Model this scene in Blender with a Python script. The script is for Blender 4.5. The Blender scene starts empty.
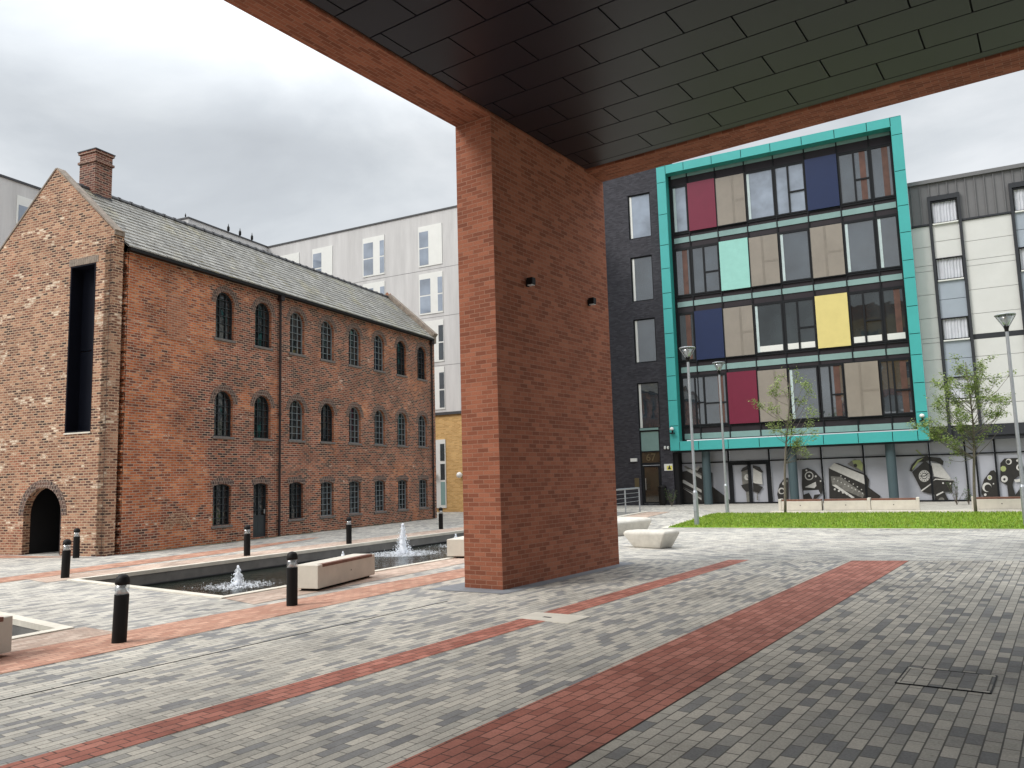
import bpy, math, random
from mathutils import Vector, Matrix
from mathutils.geometry import tessellate_polygon
random.seed(7)
R = math.radians
scene = bpy.context.scene
COL = scene.collection

# ------------------------------------------------------------------ camera model and surveying helpers
FPX, PITCH, ROLL, HEAD, H = 794.16, R(6.797), R(-1.624), R(34.841), 1.8
_f = Vector((0, math.cos(PITCH), math.sin(PITCH))); _r = Vector((1, 0, 0)); _u = _r.cross(_f)
_r, _u = math.cos(ROLL)*_r + math.sin(ROLL)*_u, -math.sin(ROLL)*_r + math.cos(ROLL)*_u
_Z = Matrix.Rotation(HEAD, 3, 'Z'); FW, RT, UP = _Z@_f, _Z@_r, _Z@_u
EYE = Vector((0, 0, H))
def ray(x, y): return FW*FPX + RT*(x-512) - UP*(y-384)
def gz(x, y, z=0.0):
    d = ray(x, y); return EYE + d*((z-H)/d.z)
class Frame:
    """survey frame standing on the ground: local +X / +Y are the wall directions"""
    def __init__(s, o, rz):
        s.o = Vector(o); s.rz = rz; m = Matrix.Rotation(rz, 3, 'Z')
        s.X = m@Vector((1, 0, 0)); s.Y = m@Vector((0, 1, 0))
    def loc(s, P):
        v = P - s.o; return Vector((v.dot(s.X), v.dot(s.Y), v.z))
    def onX(s, px, py, x=0.0):       # on the plane local x = const -> (y, z)
        d = ray(px, py); p = s.o + s.X*x; P = EYE + d*((p-EYE).dot(s.X)/d.dot(s.X)); L = s.loc(P); return L.y, L.z
    def onY(s, px, py, y=0.0):       # on the plane local y = const -> (x, z)
        d = ray(px, py); p = s.o + s.Y*y; P = EYE + d*((p-EYE).dot(s.Y)/d.dot(s.Y)); L = s.loc(P); return L.x, L.z
    def w(s, x, y, z=0.0): return s.o + s.X*x + s.Y*y + Vector((0, 0, z))
QF = Frame(gz(104, 556.5), R(11.351))
SF = Frame(gz(670, 505), R(6.984))
TF = Frame(gz(450, 512), R(6.984))

# ------------------------------------------------------------------ node helpers and materials
def newmat(name):
    m = bpy.data.materials.new(name); m.use_nodes = True; nt = m.node_tree
    return m, nt, nt.nodes['Principled BSDF']
def nd(nt, t, **k):
    n = nt.nodes.new(t)
    for a, b in k.items():
        if a.startswith('i_'): n.inputs[a[2:].replace('_', ' ')].default_value = b
        else: setattr(n, a, b)
    return n
def c4(c): return (c[0], c[1], c[2], 1)
def ramp(nt, stops, interp='LINEAR'):
    n = nt.nodes.new('ShaderNodeValToRGB'); n.color_ramp.interpolation = interp
    e = n.color_ramp.elements
    e[0].position, e[0].color = stops[0][0], c4(stops[0][1])
    e[1].position, e[1].color = stops[1][0], c4(stops[1][1])
    for p, c in stops[2:]:
        x = e.new(p); x.color = c4(c)
    return n
def mixc(nt, fac, a, b, mode='MIX'):
    n = nt.nodes.new('ShaderNodeMix'); n.data_type = 'RGBA'; n.blend_type = mode
    for s, v in ((n.inputs[0], fac), (n.inputs[6], a), (n.inputs[7], b)):
        if hasattr(v, 'links'): nt.links.new(v, s)
        elif isinstance(v, tuple): s.default_value = c4(v)
        else: s.default_value = v
    return n.outputs[2]
def g3(v): return (v, v, v)
def plain(name, col, rough=.6, metal=0, ior=1.45, var=.12, scale=2.0, bump=0.0, bscale=40, coat=0):
    m, nt, b = newmat(name)
    tc = nd(nt, 'ShaderNodeTexCoord'); n = nd(nt, 'ShaderNodeTexNoise', i_Scale=scale, i_Detail=5.0, i_Roughness=.65)
    nt.links.new(tc.outputs['Object'], n.inputs['Vector'])
    r = ramp(nt, [(.3, g3(1-var)), (.7, g3(1+var))]); nt.links.new(n.outputs['Fac'], r.inputs[0])
    nt.links.new(mixc(nt, 1.0, col, r.outputs[0], 'MULTIPLY'), b.inputs['Base Color'])
    b.inputs['Roughness'].default_value = rough; b.inputs['Metallic'].default_value = metal; b.inputs['IOR'].default_value = ior
    b.inputs['Coat Weight'].default_value = coat
    if bump:
        n2 = nd(nt, 'ShaderNodeTexNoise', i_Scale=float(bscale), i_Detail=3.0); nt.links.new(tc.outputs['Object'], n2.inputs['Vector'])
        bp = nd(nt, 'ShaderNodeBump', i_Strength=bump, i_Distance=.01); nt.links.new(n2.outputs['Fac'], bp.inputs['Height']); nt.links.new(bp.outputs[0], b.inputs['Normal'])
    return m
def brick(name, stops, mortar, bw=.225, rh=.075, ms=.010, var=.25, nscale=.35, patch=None, rough=.85, bump=.5, squash=1.0, pale=None, offset=.5, interp='LINEAR', distort=0, spots=False):
    m, nt, b = newmat(name)
    uv = nd(nt, 'ShaderNodeUVMap'); vec = uv.outputs[0]
    if distort:
        dn = nd(nt, 'ShaderNodeTexNoise', i_Scale=1.7, i_Detail=3.0); nt.links.new(uv.outputs[0], dn.inputs['Vector'])
        sc = nd(nt, 'ShaderNodeVectorMath', operation='SCALE'); sc.inputs[3].default_value = distort; nt.links.new(dn.outputs['Color'], sc.inputs[0])
        ad = nd(nt, 'ShaderNodeVectorMath', operation='ADD'); nt.links.new(uv.outputs[0], ad.inputs[0]); nt.links.new(sc.outputs[0], ad.inputs[1]); vec = ad.outputs[0]
    bt = nd(nt, 'ShaderNodeTexBrick', offset=offset, squash=squash, squash_frequency=2)
    bt.inputs['Color1'].default_value = (0, 0, 0, 1); bt.inputs['Color2'].default_value = (1, 1, 1, 1); bt.inputs['Mortar'].default_value = (.5, .5, .5, 1)
    bt.inputs['Scale'].default_value = 1; bt.inputs['Mortar Size'].default_value = ms; bt.inputs['Mortar Smooth'].default_value = .2
    bt.inputs['Brick Width'].default_value = bw; bt.inputs['Row Height'].default_value = rh
    nt.links.new(vec, bt.inputs['Vector'])
    rp = ramp(nt, stops, interp); nt.links.new(bt.outputs['Color'], rp.inputs[0]); col = rp.outputs[0]
    n1 = nd(nt, 'ShaderNodeTexNoise', i_Scale=nscale, i_Detail=6.0, i_Roughness=.7); nt.links.new(uv.outputs[0], n1.inputs['Vector'])
    if patch:   # big irregular areas rebuilt in other brick
        r2 = ramp(nt, [(patch[1], g3(0)), (patch[1]+.08, g3(1))]); pf = n1.outputs['Fac']
        if len(patch) > 2:      # a rebuilt stretch at the near end of the wall, more likely to be patched
            sp = nd(nt, 'ShaderNodeSeparateXYZ'); nt.links.new(uv.outputs[0], sp.inputs[0]); mr = nd(nt, 'ShaderNodeMapRange'); mr.inputs[1].default_value = 3.2; mr.inputs[2].default_value = 4.2; mr.inputs[3].default_value = patch[2]; mr.inputs[4].default_value = -.01
            nt.links.new(sp.outputs['X'], mr.inputs[0]); am = nd(nt, 'ShaderNodeMath', operation='ADD'); nt.links.new(pf, am.inputs[0]); nt.links.new(mr.outputs[0], am.inputs[1]); pf = am.outputs[0]
        nt.links.new(pf, r2.inputs[0])
        rp2 = ramp(nt, patch[0]); nt.links.new(bt.outputs['Color'], rp2.inputs[0])
        col = mixc(nt, r2.outputs[0], col, rp2.outputs[0])
    mcol = mortar
    if pale:    # streaks of lime on some bricks
        n3 = nd(nt, 'ShaderNodeTexNoise', i_Scale=pale[2], i_Detail=4.0, i_Roughness=.75)
        mp = nd(nt, 'ShaderNodeMapping'); mp.inputs['Scale'].default_value = (1, 2.2, 1); mp.inputs['Location'].default_value = (3.1, 9.7, 0)
        nt.links.new(uv.outputs[0], mp.inputs[0]); nt.links.new(mp.outputs[0], n3.inputs['Vector'])
        r3 = ramp(nt, [(pale[1], g3(0)), (pale[1]+.05, g3(.85))]); nt.links.new(n3.outputs['Fac'], r3.inputs[0])
        r4 = ramp(nt, [(.45, g3(0)), (.5, g3(1))]); nt.links.new(bt.outputs['Color'], r4.inputs[0])
        f = mixc(nt, 1.0, r3.outputs[0], r4.outputs[0], 'MULTIPLY')
        col = mixc(nt, f, col, pale[0])
    n4 = nd(nt, 'ShaderNodeTexNoise', i_Scale=.9, i_Detail=8.0, i_Roughness=.75); nt.links.new(uv.outputs[0], n4.inputs['Vector'])
    r5 = ramp(nt, [(.3, g3(1-var)), (.72, g3(1+var))]); nt.links.new(n4.outputs['Fac'], r5.inputs[0])
    col = mixc(nt, bt.outputs['Fac'], col, mcol)
    col = mixc(nt, 1.0, col, r5.outputs[0], 'MULTIPLY')
    nf = nd(nt, 'ShaderNodeTexNoise', i_Scale=60.0, i_Detail=3.0); nt.links.new(uv.outputs[0], nf.inputs['Vector'])
    rf = ramp(nt, [(.3, g3(.86)), (.7, g3(1.14))]); nt.links.new(nf.outputs['Fac'], rf.inputs[0])
    col = mixc(nt, 1.0, col, rf.outputs[0], 'MULTIPLY')
    if spots:
        vo = nd(nt, 'ShaderNodeTexVoronoi', i_Scale=1.9); vo.inputs['Randomness'].default_value = 1; nt.links.new(uv.outputs[0], vo.inputs['Vector'])
        sr = ramp(nt, [(.035, g3(.45)), (.05, g3(1))]); nt.links.new(vo.outputs['Distance'], sr.inputs[0]); col = mixc(nt, .7, col, mixc(nt, 1.0, col, sr.outputs[0], 'MULTIPLY'))
        ns = nd(nt, 'ShaderNodeTexNoise', i_Scale=.28, i_Detail=9.0, i_Roughness=.8, i_Distortion=.8); nt.links.new(uv.outputs[0], ns.inputs['Vector'])
        st = ramp(nt, [(.38, g3(.72)), (.52, g3(1)), (.68, g3(1.10))]); nt.links.new(ns.outputs['Fac'], st.inputs[0]); col = mixc(nt, 1.0, col, st.outputs[0], 'MULTIPLY')
    nt.links.new(col, b.inputs['Base Color']); b.inputs['Roughness'].default_value = rough
    b.inputs['Specular IOR Level'].default_value = .25
    if bump:
        inv = nd(nt, 'ShaderNodeMath', operation='SUBTRACT'); inv.inputs[0].default_value = 1; nt.links.new(bt.outputs['Fac'], inv.inputs[1])
        ad2 = nd(nt, 'ShaderNodeMath', operation='MULTIPLY_ADD'); nt.links.new(nf.outputs['Fac'], ad2.inputs[0]); ad2.inputs[1].default_value = .35; nt.links.new(inv.outputs[0], ad2.inputs[2])
        bp = nd(nt, 'ShaderNodeBump', i_Strength=bump, i_Distance=.006); nt.links.new(ad2.outputs[0], bp.inputs['Height']); nt.links.new(bp.outputs[0], b.inputs['Normal'])
    return m
def glass(name, base, ior=1.9, rough=.02, wav=.0):
    m, nt, b = newmat(name)
    tc = nd(nt, 'ShaderNodeTexCoord'); n = nd(nt, 'ShaderNodeTexNoise', i_Scale=.6, i_Detail=4.0); nt.links.new(tc.outputs['Object'], n.inputs['Vector'])
    r = ramp(nt, [(.3, g3(.6)), (.7, g3(1.5))]); nt.links.new(n.outputs['Fac'], r.inputs[0])
    nt.links.new(mixc(nt, 1.0, base, r.outputs[0], 'MULTIPLY'), b.inputs['Base Color'])
    b.inputs['Roughness'].default_value = rough; b.inputs['IOR'].default_value = ior
    if wav:
        n2 = nd(nt, 'ShaderNodeTexNoise', i_Scale=1.3); nt.links.new(tc.outputs['Object'], n2.inputs['Vector'])
        bp = nd(nt, 'ShaderNodeBump', i_Strength=wav, i_Distance=.05); nt.links.new(n2.outputs['Fac'], bp.inputs['Height']); nt.links.new(bp.outputs[0], b.inputs['Normal'])
    return m

M = {}
M['newbrick'] = brick('red_facing_brick', [(0, (.18, .058, .032)), (.5, (.255, .085, .046)), (1, (.325, .118, .066))], (.29, .15, .10), ms=.0065, var=.12, nscale=.5)
M['oldside'] = brick('old_side_brick', [(0, (.028, .018, .020)), (.28, (.075, .030, .026)), (.5, (.18, .050, .032)), (.85, (.26, .072, .038)), (1, (.36, .13, .075))], (.36, .255, .185), ms=.0135,
    var=.36, nscale=.34, patch=([(0, (.14, .045, .03)), (.25, (.33, .088, .036)), (.8, (.46, .14, .052)), (1, (.55, .23, .11))], .52, .12), pale=((.60, .50, .40), .62, 1.1), distort=.03, bump=.8, spots=False)
M['oldgable'] = brick('old_gable_brick', [(0, (.045, .028, .025)), (.18, (.12, .055, .042)), (.40, (.22, .10, .065)), (.75, (.31, .150, .092)), (1, (.43, .25, .16))], (.42, .30, .205), ms=.014,
    var=.24, nscale=.3, patch=([(0, (.10, .04, .03)), (.3, (.27, .088, .05)), (1, (.39, .15, .09))], .56), pale=((.68, .58, .46), .56, .8), distort=.03, bump=.8, bw=.20, spots=False)
M['chimbrick'] = brick('chimney_brick', [(0, (.04, .025, .025)), (.35, (.11, .042, .034)), (1, (.22, .085, .06))], (.30, .22, .17), ms=.012, var=.25, distort=.02)
M['darkbrick'] = brick('dark_grey_brick', [(0, (.030, .030, .036)), (1, (.058, .056, .066))], (.045, .043, .05), ms=.008, var=.12, bump=.3)
M['tanbrick'] = brick('buff_brick', [(0, (.42, .24, .08)), (1, (.60, .37, .15))], (.50, .36, .19), ms=.009, var=.1)
M['arch'] = brick('arch_brick', [(0, (.05, .042, .042)), (1, (.17, .10, .08))], (.26, .2, .16), bw=.11, rh=.11, ms=.012, var=.2)
pst = [(0, (.20, .196, .188)), (.19, (.25, .243, .23)), (.25, (.37, .345, .30)), (.6, (.45, .415, .355)), (1, (.54, .495, .42))]
M['paverL'] = brick('long_grey_pavers', [(0, (.215, .212, .21)), (.24, (.28, .275, .265)), (.30, (.39, .37, .325)), (.7, (.46, .43, .375)), (1, (.54, .50, .43))], (.15, .14, .125), bw=.26, rh=.09, ms=.005, var=.14, rough=.75, bump=.4, spots=True)
M['paverA'] = brick('grey_mix_pavers', pst, (.12, .11, .095), bw=.235, rh=.1055, ms=.006, var=.16, nscale=.4, rough=.75, bump=.45, spots=True)
M['paverB'] = brick('pale_grey_pavers', [(0, (.24, .24, .24)), (.2, (.31, .30, .28)), (.4, (.41, .39, .35)), (1, (.54, .51, .45))], (.24, .225, .20), bw=.24, rh=.12, ms=.006, var=.12, rough=.75, bump=.3, spots=True)
M['redpaver'] = brick('red_clay_pavers', [(0, (.30, .105, .075)), (.5, (.38, .145, .105)), (1, (.46, .19, .14))], (.09, .045, .035), bw=.205, rh=.1055, ms=.006, var=.16, rough=.75, bump=.45, spots=True)
M['pinkpaver'] = brick('pink_clay_pavers', [(0, (.40, .29, .23)), (1, (.56, .44, .36))], (.30, .24, .19), bw=.2, rh=.1, ms=.006, var=.12, rough=.8, bump=.3, spots=True)
M['orangepaver'] = brick('orange_clay_pavers', [(0, (.38, .19, .13)), (1, (.54, .32, .23))], (.26, .15, .11), bw=.2, rh=.1, ms=.006, var=.14, rough=.8, bump=.3, spots=True)
M['walkpaver'] = brick('buff_grey_pavers', [(0, (.30, .285, .25)), (1, (.46, .43, .375))], (.24, .22, .19), bw=.2, rh=.1, ms=.006, var=.12, rough=.8, bump=.3)
M['slate'] = brick('stone_roof_slates', [(0, (.19, .182, .165)), (.5, (.245, .235, .212)), (1, (.31, .298, .268))], (.11, .105, .09), bw=.32, rh=.22, ms=.008, var=.25,
    patch=([(0, (.20, .182, .13)), (1, (.30, .275, .19))], .53), nscale=.7, rough=.55, bump=1.0, distort=.02)
M['concrete'] = plain('pale_concrete', (.57, .53, .455), .8, var=.08, scale=3, bump=.15, bscale=90)
M['coping'] = plain('stone_coping', (.60, .56, .48), .7, var=.14, scale=2.5, bump=.1)
M['white_stone'] = plain('cast_white_stone', (.55, .52, .46), .75, var=.14, scale=4, bump=.3, bscale=50)
M['basin'] = plain('basin_concrete', (.17, .165, .155), .7, var=.3, scale=1.5)
M['asphalt'] = plain('grey_mortar_strip', (.20, .21, .225), .8, var=.12, scale=5, bump=.3, bscale=200)
M['timber'] = plain('brown_timber', (.17, .075, .05), .6, var=.3, scale=6)
M['black'] = plain('black_powdercoat', (.006, .0055, .0055), .55, ior=1.3, var=.1)
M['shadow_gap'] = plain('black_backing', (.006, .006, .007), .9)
M['soffit'] = plain('dark_metal_soffit', (.015, .014, .020), .36, metal=.0, ior=1.38, var=.08, scale=.6)
M['navyblack'] = plain('blue_black_metal', (.004, .005, .010), .7, ior=1.2)
M['lead'] = plain('dark_lead', (.045, .045, .05), .5)
M['iron'] = plain('dark_window_iron', (.022, .028, .032), .45)
M['ironpale'] = plain('grey_window_bars', (.17, .195, .205), .45)
M['oldglass'] = glass('old_window_glass', (.012, .015, .017), 1.75, .05, .5)
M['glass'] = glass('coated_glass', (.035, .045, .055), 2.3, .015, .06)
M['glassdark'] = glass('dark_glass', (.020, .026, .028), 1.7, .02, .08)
M['glasssky'] = glass('pale_blue_glass', (.20, .235, .29), 2.2, .05, .05)  # pale blue base colour stands in for sky reflected in the panes
M['blind'] = plain('beige_blind', (.235, .205, .170), .25, ior=1.6, var=.10, scale=.7)
M['blinddark'] = plain('shaded_blind', (.185, .160, .130), .3, ior=1.6)  # darker strips for the window frame seen through the screen
M['palestrip'] = plain('pale_blind_strip', (.42, .50, .50), .5)
M['browncurtain'] = plain('brown_curtain', (.09, .04, .028), .6, var=.3)  # brown colour imitating a reflection in the window glass
M['curtain'] = plain('white_curtain', (.52, .53, .57), .8, var=.1)
M['turq'] = plain('turquoise_cladding', (.045, .34, .325), .5, var=.05, scale=.8)
M['turqdark'] = plain('turquoise_reveal', (.035, .30, .27), .45, var=.05)
M['mint'] = plain('mint_glass_panel', (.27, .54, .48), .2, ior=1.6, var=.05)
M['mintstrip'] = plain('mint_spandrel_glass', (.19, .30, .285), .15, ior=1.7, var=.07)
M['maroon'] = plain('maroon_panel', (.14, .008, .030), .4, var=.05)
M['navy'] = plain('navy_panel', (.004, .014, .060), .4, var=.05)
M['yellow'] = plain('yellow_panel', (.62, .52, .20), .35, var=.04)
M['spandrel'] = plain('dark_purple_metal', (.022, .017, .021), .55, ior=1.35, var=.1)
M['mullion'] = plain('black_aluminium', (.008, .009, .011), .6, ior=1.3)
M['column'] = plain('blue_grey_column', (.055, .085, .095), .4, var=.05)
M['vinyl'] = plain('pale_lilac_vinyl', (.36, .37, .41), .35, ior=1.6, var=.05, scale=1)
M['ink'] = plain('black_print', (.022, .020, .018), .35, var=.2, scale=6)
M['inkgrey'] = plain('grey_print', (.15, .145, .13), .35, var=.35, scale=8)
M['inkpale'] = plain('pale_print', (.50, .49, .46), .35, var=.1, scale=8)
M['inkgreen'] = plain('olive_print', (.30, .34, .14), .35)
M['seam'] = plain('grey_seam_metal', (.145, .143, .145), .45, metal=.2, var=.06)
M['whitepanel'] = plain('white_render_panel', (.56, .56, .54), .7, var=.05, scale=.6)
M['bluepanel'] = plain('pale_blue_panel', (.30, .34, .39), .5, var=.04)
M['fascia'] = plain('charcoal_fascia', (.028, .030, .035), .55, ior=1.35, var=.06)
def concrete_wall():
    m, nt, b = newmat('stained_white_concrete'); uv = nd(nt, 'ShaderNodeUVMap'); mp = nd(nt, 'ShaderNodeMapping'); mp.inputs['Scale'].default_value = (1.3, .12, 1)
    nt.links.new(uv.outputs[0], mp.inputs[0]); n = nd(nt, 'ShaderNodeTexNoise', i_Scale=1.2, i_Detail=7.0, i_Roughness=.7); nt.links.new(mp.outputs[0], n.inputs['Vector'])
    r = ramp(nt, [(.25, (.41, .40, .395)), (.75, (.60, .588, .578))]); nt.links.new(n.outputs['Fac'], r.inputs[0]); nt.links.new(r.outputs[0], b.inputs['Base Color']); b.inputs['Roughness'].default_value = .85
    return m
M['concwall'] = concrete_wall()
M['whiteframe'] = plain('white_window_frame', (.66, .66, .63), .4, var=.03)
M['steel'] = plain('galvanised_steel', (.36, .38, .40), .42, metal=.6, var=.1, scale=8)
M['stainless'] = plain('brushed_stainless', (.45, .45, .45), .3, metal=.9, var=.08)
M['lens'] = plain('lamp_lens', (.62, .66, .66), .15, ior=1.5, var=.05)
M['whitep'] = plain('white_plastic', (.70, .70, .68), .35, var=.03)
M['signyellow'] = plain('sign_yellow', (.72, .66, .12), .4)
M['gold'] = plain('gold_numeral', (.10, .075, .035), .5)
M['brownglass'] = glass('brown_glass', (.045, .035, .022), 1.8, .05)
M['coping_brick'] = plain('weathered_coping', (.22, .18, .145), .85, var=.35, scale=5, bump=.5)
M['bark'] = plain('young_bark', (.13, .11, .09), .85, var=.3, scale=14, bump=.5)
M['sillstone'] = plain('grey_sill', (.14, .125, .115), .8, var=.3, scale=6)
M['pipe'] = plain('dark_brown_pipe', (.014, .008, .008), .6)
def leafmat(name, a, b2):
    m, nt, b = newmat(name); gi = nd(nt, 'ShaderNodeNewGeometry'); r = ramp(nt, [(0, a), (1, b2)]); nt.links.new(gi.outputs['Random Per Island'], r.inputs[0])
    nt.links.new(r.outputs[0], b.inputs['Base Color']); b.inputs['Roughness'].default_value = .5
    tr = nd(nt, 'ShaderNodeBsdfTranslucent'); nt.links.new(r.outputs[0], tr.inputs[0]); mx = nd(nt, 'ShaderNodeMixShader'); mx.inputs[0].default_value = .35
    nt.links.new(b.outputs[0], mx.inputs[1]); nt.links.new(tr.outputs[0], mx.inputs[2]); nt.links.new(mx.outputs[0], nt.nodes['Material Output'].inputs[0])
    return m
M['leaf'] = leafmat('green_leaves', (.10, .16, .03), (.38, .46, .15))
M['weed'] = leafmat('weed_leaves', (.03, .07, .015), (.10, .17, .05))
def grassmat():
    m, nt, b = newmat('mown_grass'); tc = nd(nt, 'ShaderNodeTexCoord'); n = nd(nt, 'ShaderNodeTexNoise', i_Scale=1.2, i_Detail=8.0, i_Roughness=.8); nt.links.new(tc.outputs['Object'], n.inputs['Vector'])
    r = ramp(nt, [(.3, (.07, .15, .012)), (.55, (.15, .26, .025)), (.75, (.28, .38, .045))]); nt.links.new(n.outputs['Fac'], r.inputs[0]); nt.links.new(r.outputs[0], b.inputs['Base Color']); b.inputs['Roughness'].default_value = .9
    b.inputs['Specular IOR Level'].default_value = .1
    return m
M['grass'] = grassmat()
M['blade'] = leafmat('grass_blades', (.13, .22, .018), (.36, .46, .07))
def watermat():
    m, nt, b = newmat('dark_water'); tc = nd(nt, 'ShaderNodeTexCoord'); b.inputs['Base Color'].default_value = (.012, .017, .012, 1); b.inputs['Roughness'].default_value = .03; b.inputs['IOR'].default_value = 1.5
    n = nd(nt, 'ShaderNodeTexNoise', i_Scale=5.0, i_Detail=4.0, i_Roughness=.6); nt.links.new(tc.outputs['Object'], n.inputs['Vector'])
    bp = nd(nt, 'ShaderNodeBump', i_Strength=.5, i_Distance=.06); nt.links.new(n.outputs['Fac'], bp.inputs['Height']); nt.links.new(bp.outputs[0], b.inputs['Normal'])
    return m
M['water'] = watermat()
m, nt, b = newmat('white_foam'); b.inputs['Base Color'].default_value = (.85, .88, .92, 1); b.inputs['Roughness'].default_value = .35; b.inputs['Subsurface Weight'].default_value = .0
M['foam'] = m

# ------------------------------------------------------------------ mesh builder
class MB:
    def __init__(s): s.v = []; s.f = []; s.mi = []; s.cur = 0
    def add(s, vs, fs):
        o = len(s.v); s.v += [tuple(v) for v in vs]
        for f in fs: s.f.append([i+o for i in f]); s.mi.append(s.cur)
        return s
    def quad(s, a, b, c, d): return s.add([a, b, c, d], [(0, 1, 2, 3)])
    def box(s, x0, x1, y0, y1, z0, z1):
        return s.add([(x0,y0,z0),(x1,y0,z0),(x1,y1,z0),(x0,y1,z0),(x0,y0,z1),(x1,y0,z1),(x1,y1,z1),(x0,y1,z1)],
                     [(0,3,2,1),(4,5,6,7),(0,1,5,4),(1,2,6,5),(2,3,7,6),(3,0,4,7)])
    def prism(s, pts, fn, d0, d1):      # polygon pts (2D) swept between depths d0, d1; fn(a, b, depth) -> 3D
        n = len(pts); vs = [fn(a, b, d0) for a, b in pts] + [fn(a, b, d1) for a, b in pts]
        tr = tessellate_polygon([[Vector((a, b, 0)) for a, b in pts]])
        fs = [tuple(t) for t in tr] + [tuple(i+n for i in reversed(t)) for t in tr] + [(i, (i+1) % n, (i+1) % n+n, i+n) for i in range(n)]
        return s.add(vs, fs)
    def sheet(s, outer, holes, fn):
        loops = [[Vector((a, b, 0)) for a, b in L] for L in [outer]+holes]
        flat = [p for L in loops for p in L]
        return s.add([fn(p.x, p.y) for p in flat], [tuple(t) for t in tessellate_polygon(loops)])
    def rim(s, loop, fn, d0, d1):
        n = len(loop); return s.add([fn(a, b, d0) for a, b in loop]+[fn(a, b, d1) for a, b in loop], [(i, (i+1) % n, (i+1) % n+n, i+n) for i in range(n)])
    def tube(s, pts, rs, n=10, cap=True):
        pts = [Vector(p) for p in pts]; vs = []
        if not hasattr(rs, '__len__'): rs = [rs]*len(pts)
        for i, p in enumerate(pts):
            d = (pts[min(i+1, len(pts)-1)]-pts[max(i-1, 0)]).normalized()
            a = d.cross(Vector((0, 0, 1)) if abs(d.z) < .9 else Vector((1, 0, 0))).normalized(); b = d.cross(a)
            for k in range(n):
                t = 2*math.pi*k/n; vs.append(p+a*math.cos(t)*rs[i]+b*math.sin(t)*rs[i])
        fs = [(i*n+k, i*n+(k+1) % n, (i+1)*n+(k+1) % n, (i+1)*n+k) for i in range(len(pts)-1) for k in range(n)]
        if cap: fs += [tuple(range(n)), tuple(range((len(pts)-1)*n, len(pts)*n))]
        return s.add(vs, fs)
    def lathe(s, prof, n=20, c=(0, 0, 0)):
        vs = [(c[0]+r*math.cos(2*math.pi*k/n), c[1]+r*math.sin(2*math.pi*k/n), c[2]+z) for r, z in prof for k in range(n)]
        fs = [(i*n+k, i*n+(k+1) % n, (i+1)*n+(k+1) % n, (i+1)*n+k) for i in range(len(prof)-1) for k in range(n)]
        fs += [tuple(range(n)), tuple(range((len(prof)-1)*n, len(prof)*n))]
        return s.add(vs, fs)
    def build(s, name, mats, parent=None, smooth=False, loc=(0, 0, 0), rz=0, bevel=0, swap=False, fix=True):
        me = bpy.data.meshes.new(name); me.from_pydata([tuple(v) for v in s.v], [], s.f)
        if not isinstance(mats, (list, tuple)): mats = [mats]
        for k in mats: me.materials.append(M[k] if isinstance(k, str) else k)
        for p, i in zip(me.polygons, s.mi): p.material_index = i
        if fix:
            import bmesh
            bm = bmesh.new(); bm.from_mesh(me); bmesh.ops.recalc_face_normals(bm, faces=bm.faces); bm.to_mesh(me); bm.free()
        uv = me.uv_layers.new(name='UVMap')
        for p in me.polygons:
            n = p.normal; ax = max(range(3), key=lambda i: abs(n[i]))
            for li in p.loop_indices:
                c = me.vertices[me.loops[li].vertex_index].co
                q = ((c.x, c.y) if ax == 2 else (c.y, c.z) if ax == 0 else (c.x, c.z))
                uv.data[li].uv = (q[1], q[0]) if (swap and ax == 2) else q
        if smooth:
            for p in me.polygons: p.use_smooth = True
        o = bpy.data.objects.new(name, me); COL.objects.link(o); o.parent = parent; o.location = loc; o.rotation_euler = (0, 0, rz)
        if bevel:
            md = o.modifiers.new('bevel', 'BEVEL'); md.width = bevel; md.segments = 3; md.limit_method = 'ANGLE'
        return o
def tag(o, label=None, cat=None, group=None, kind=None):
    if label: o['label'] = label
    if cat: o['category'] = cat
    if group: o['group'] = group
    if kind: o['kind'] = kind
    return o
def thing(name, label, cat, loc=(0, 0, 0), rz=0, group=None):
    o = bpy.data.objects.new(name, None); COL.objects.link(o); o.location = loc; o.rotation_euler = (0, 0, rz); o.empty_display_size = .3
    return tag(o, label, cat, group)
def copy_tree(o, parent=None):
    c = o.copy(); COL.objects.link(c); c.parent = parent
    for ch in [x for x in bpy.data.objects if x.parent == o and x is not c]: copy_tree(ch, c)
    return c
def struct(o): o['kind'] = 'structure'; return o
def arch_loop(y0, y1, z0, z1, rise, n=12):
    """opening outline, rise = height of the arched head"""
    w = (y1-y0)/2; cy = (y0+y1)/2; rad = (w*w+rise*rise)/(2*rise); cz = z1-rad; a0 = math.asin(min(1, w/rad))
    if rise >= w-1e-6: a0 = math.pi/2
    pts = [(y0, z0), (y1, z0)]
    for i in range(n+1):
        a = a0 - 2*a0*i/n; pts.append((cy+rad*math.sin(a), cz+rad*math.cos(a)))
    return pts, (cy, cz, rad, a0)

# ------------------------------------------------------------------ ground, paving, pools
def flat(z): return lambda a, b: (a, b, z)
pool1 = [(-16.78, 8.44), (-11.62, 8.22), (-12.10, 15.12), (-12.92, 27.0), (-18.32, 27.0)]
pool2 = [(-11.02, 4.72), (-11.10, 5.32), (-16.0, 5.62), (-16.0, 2.2), (-10.6, 2.2)]
g = MB(); g.sheet([(-400, -400), (400, -400), (400, 400), (-400, 400)], [pool1, pool2], flat(0)); struct(g.build('paving', 'paverB', swap=True, fix=False))
def strip(name, pts, mat, z, swap=False, holes=[]):
    m = MB(); m.sheet(pts, holes, flat(z)); return struct(m.build(name, mat, swap=swap, fix=False))
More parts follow.
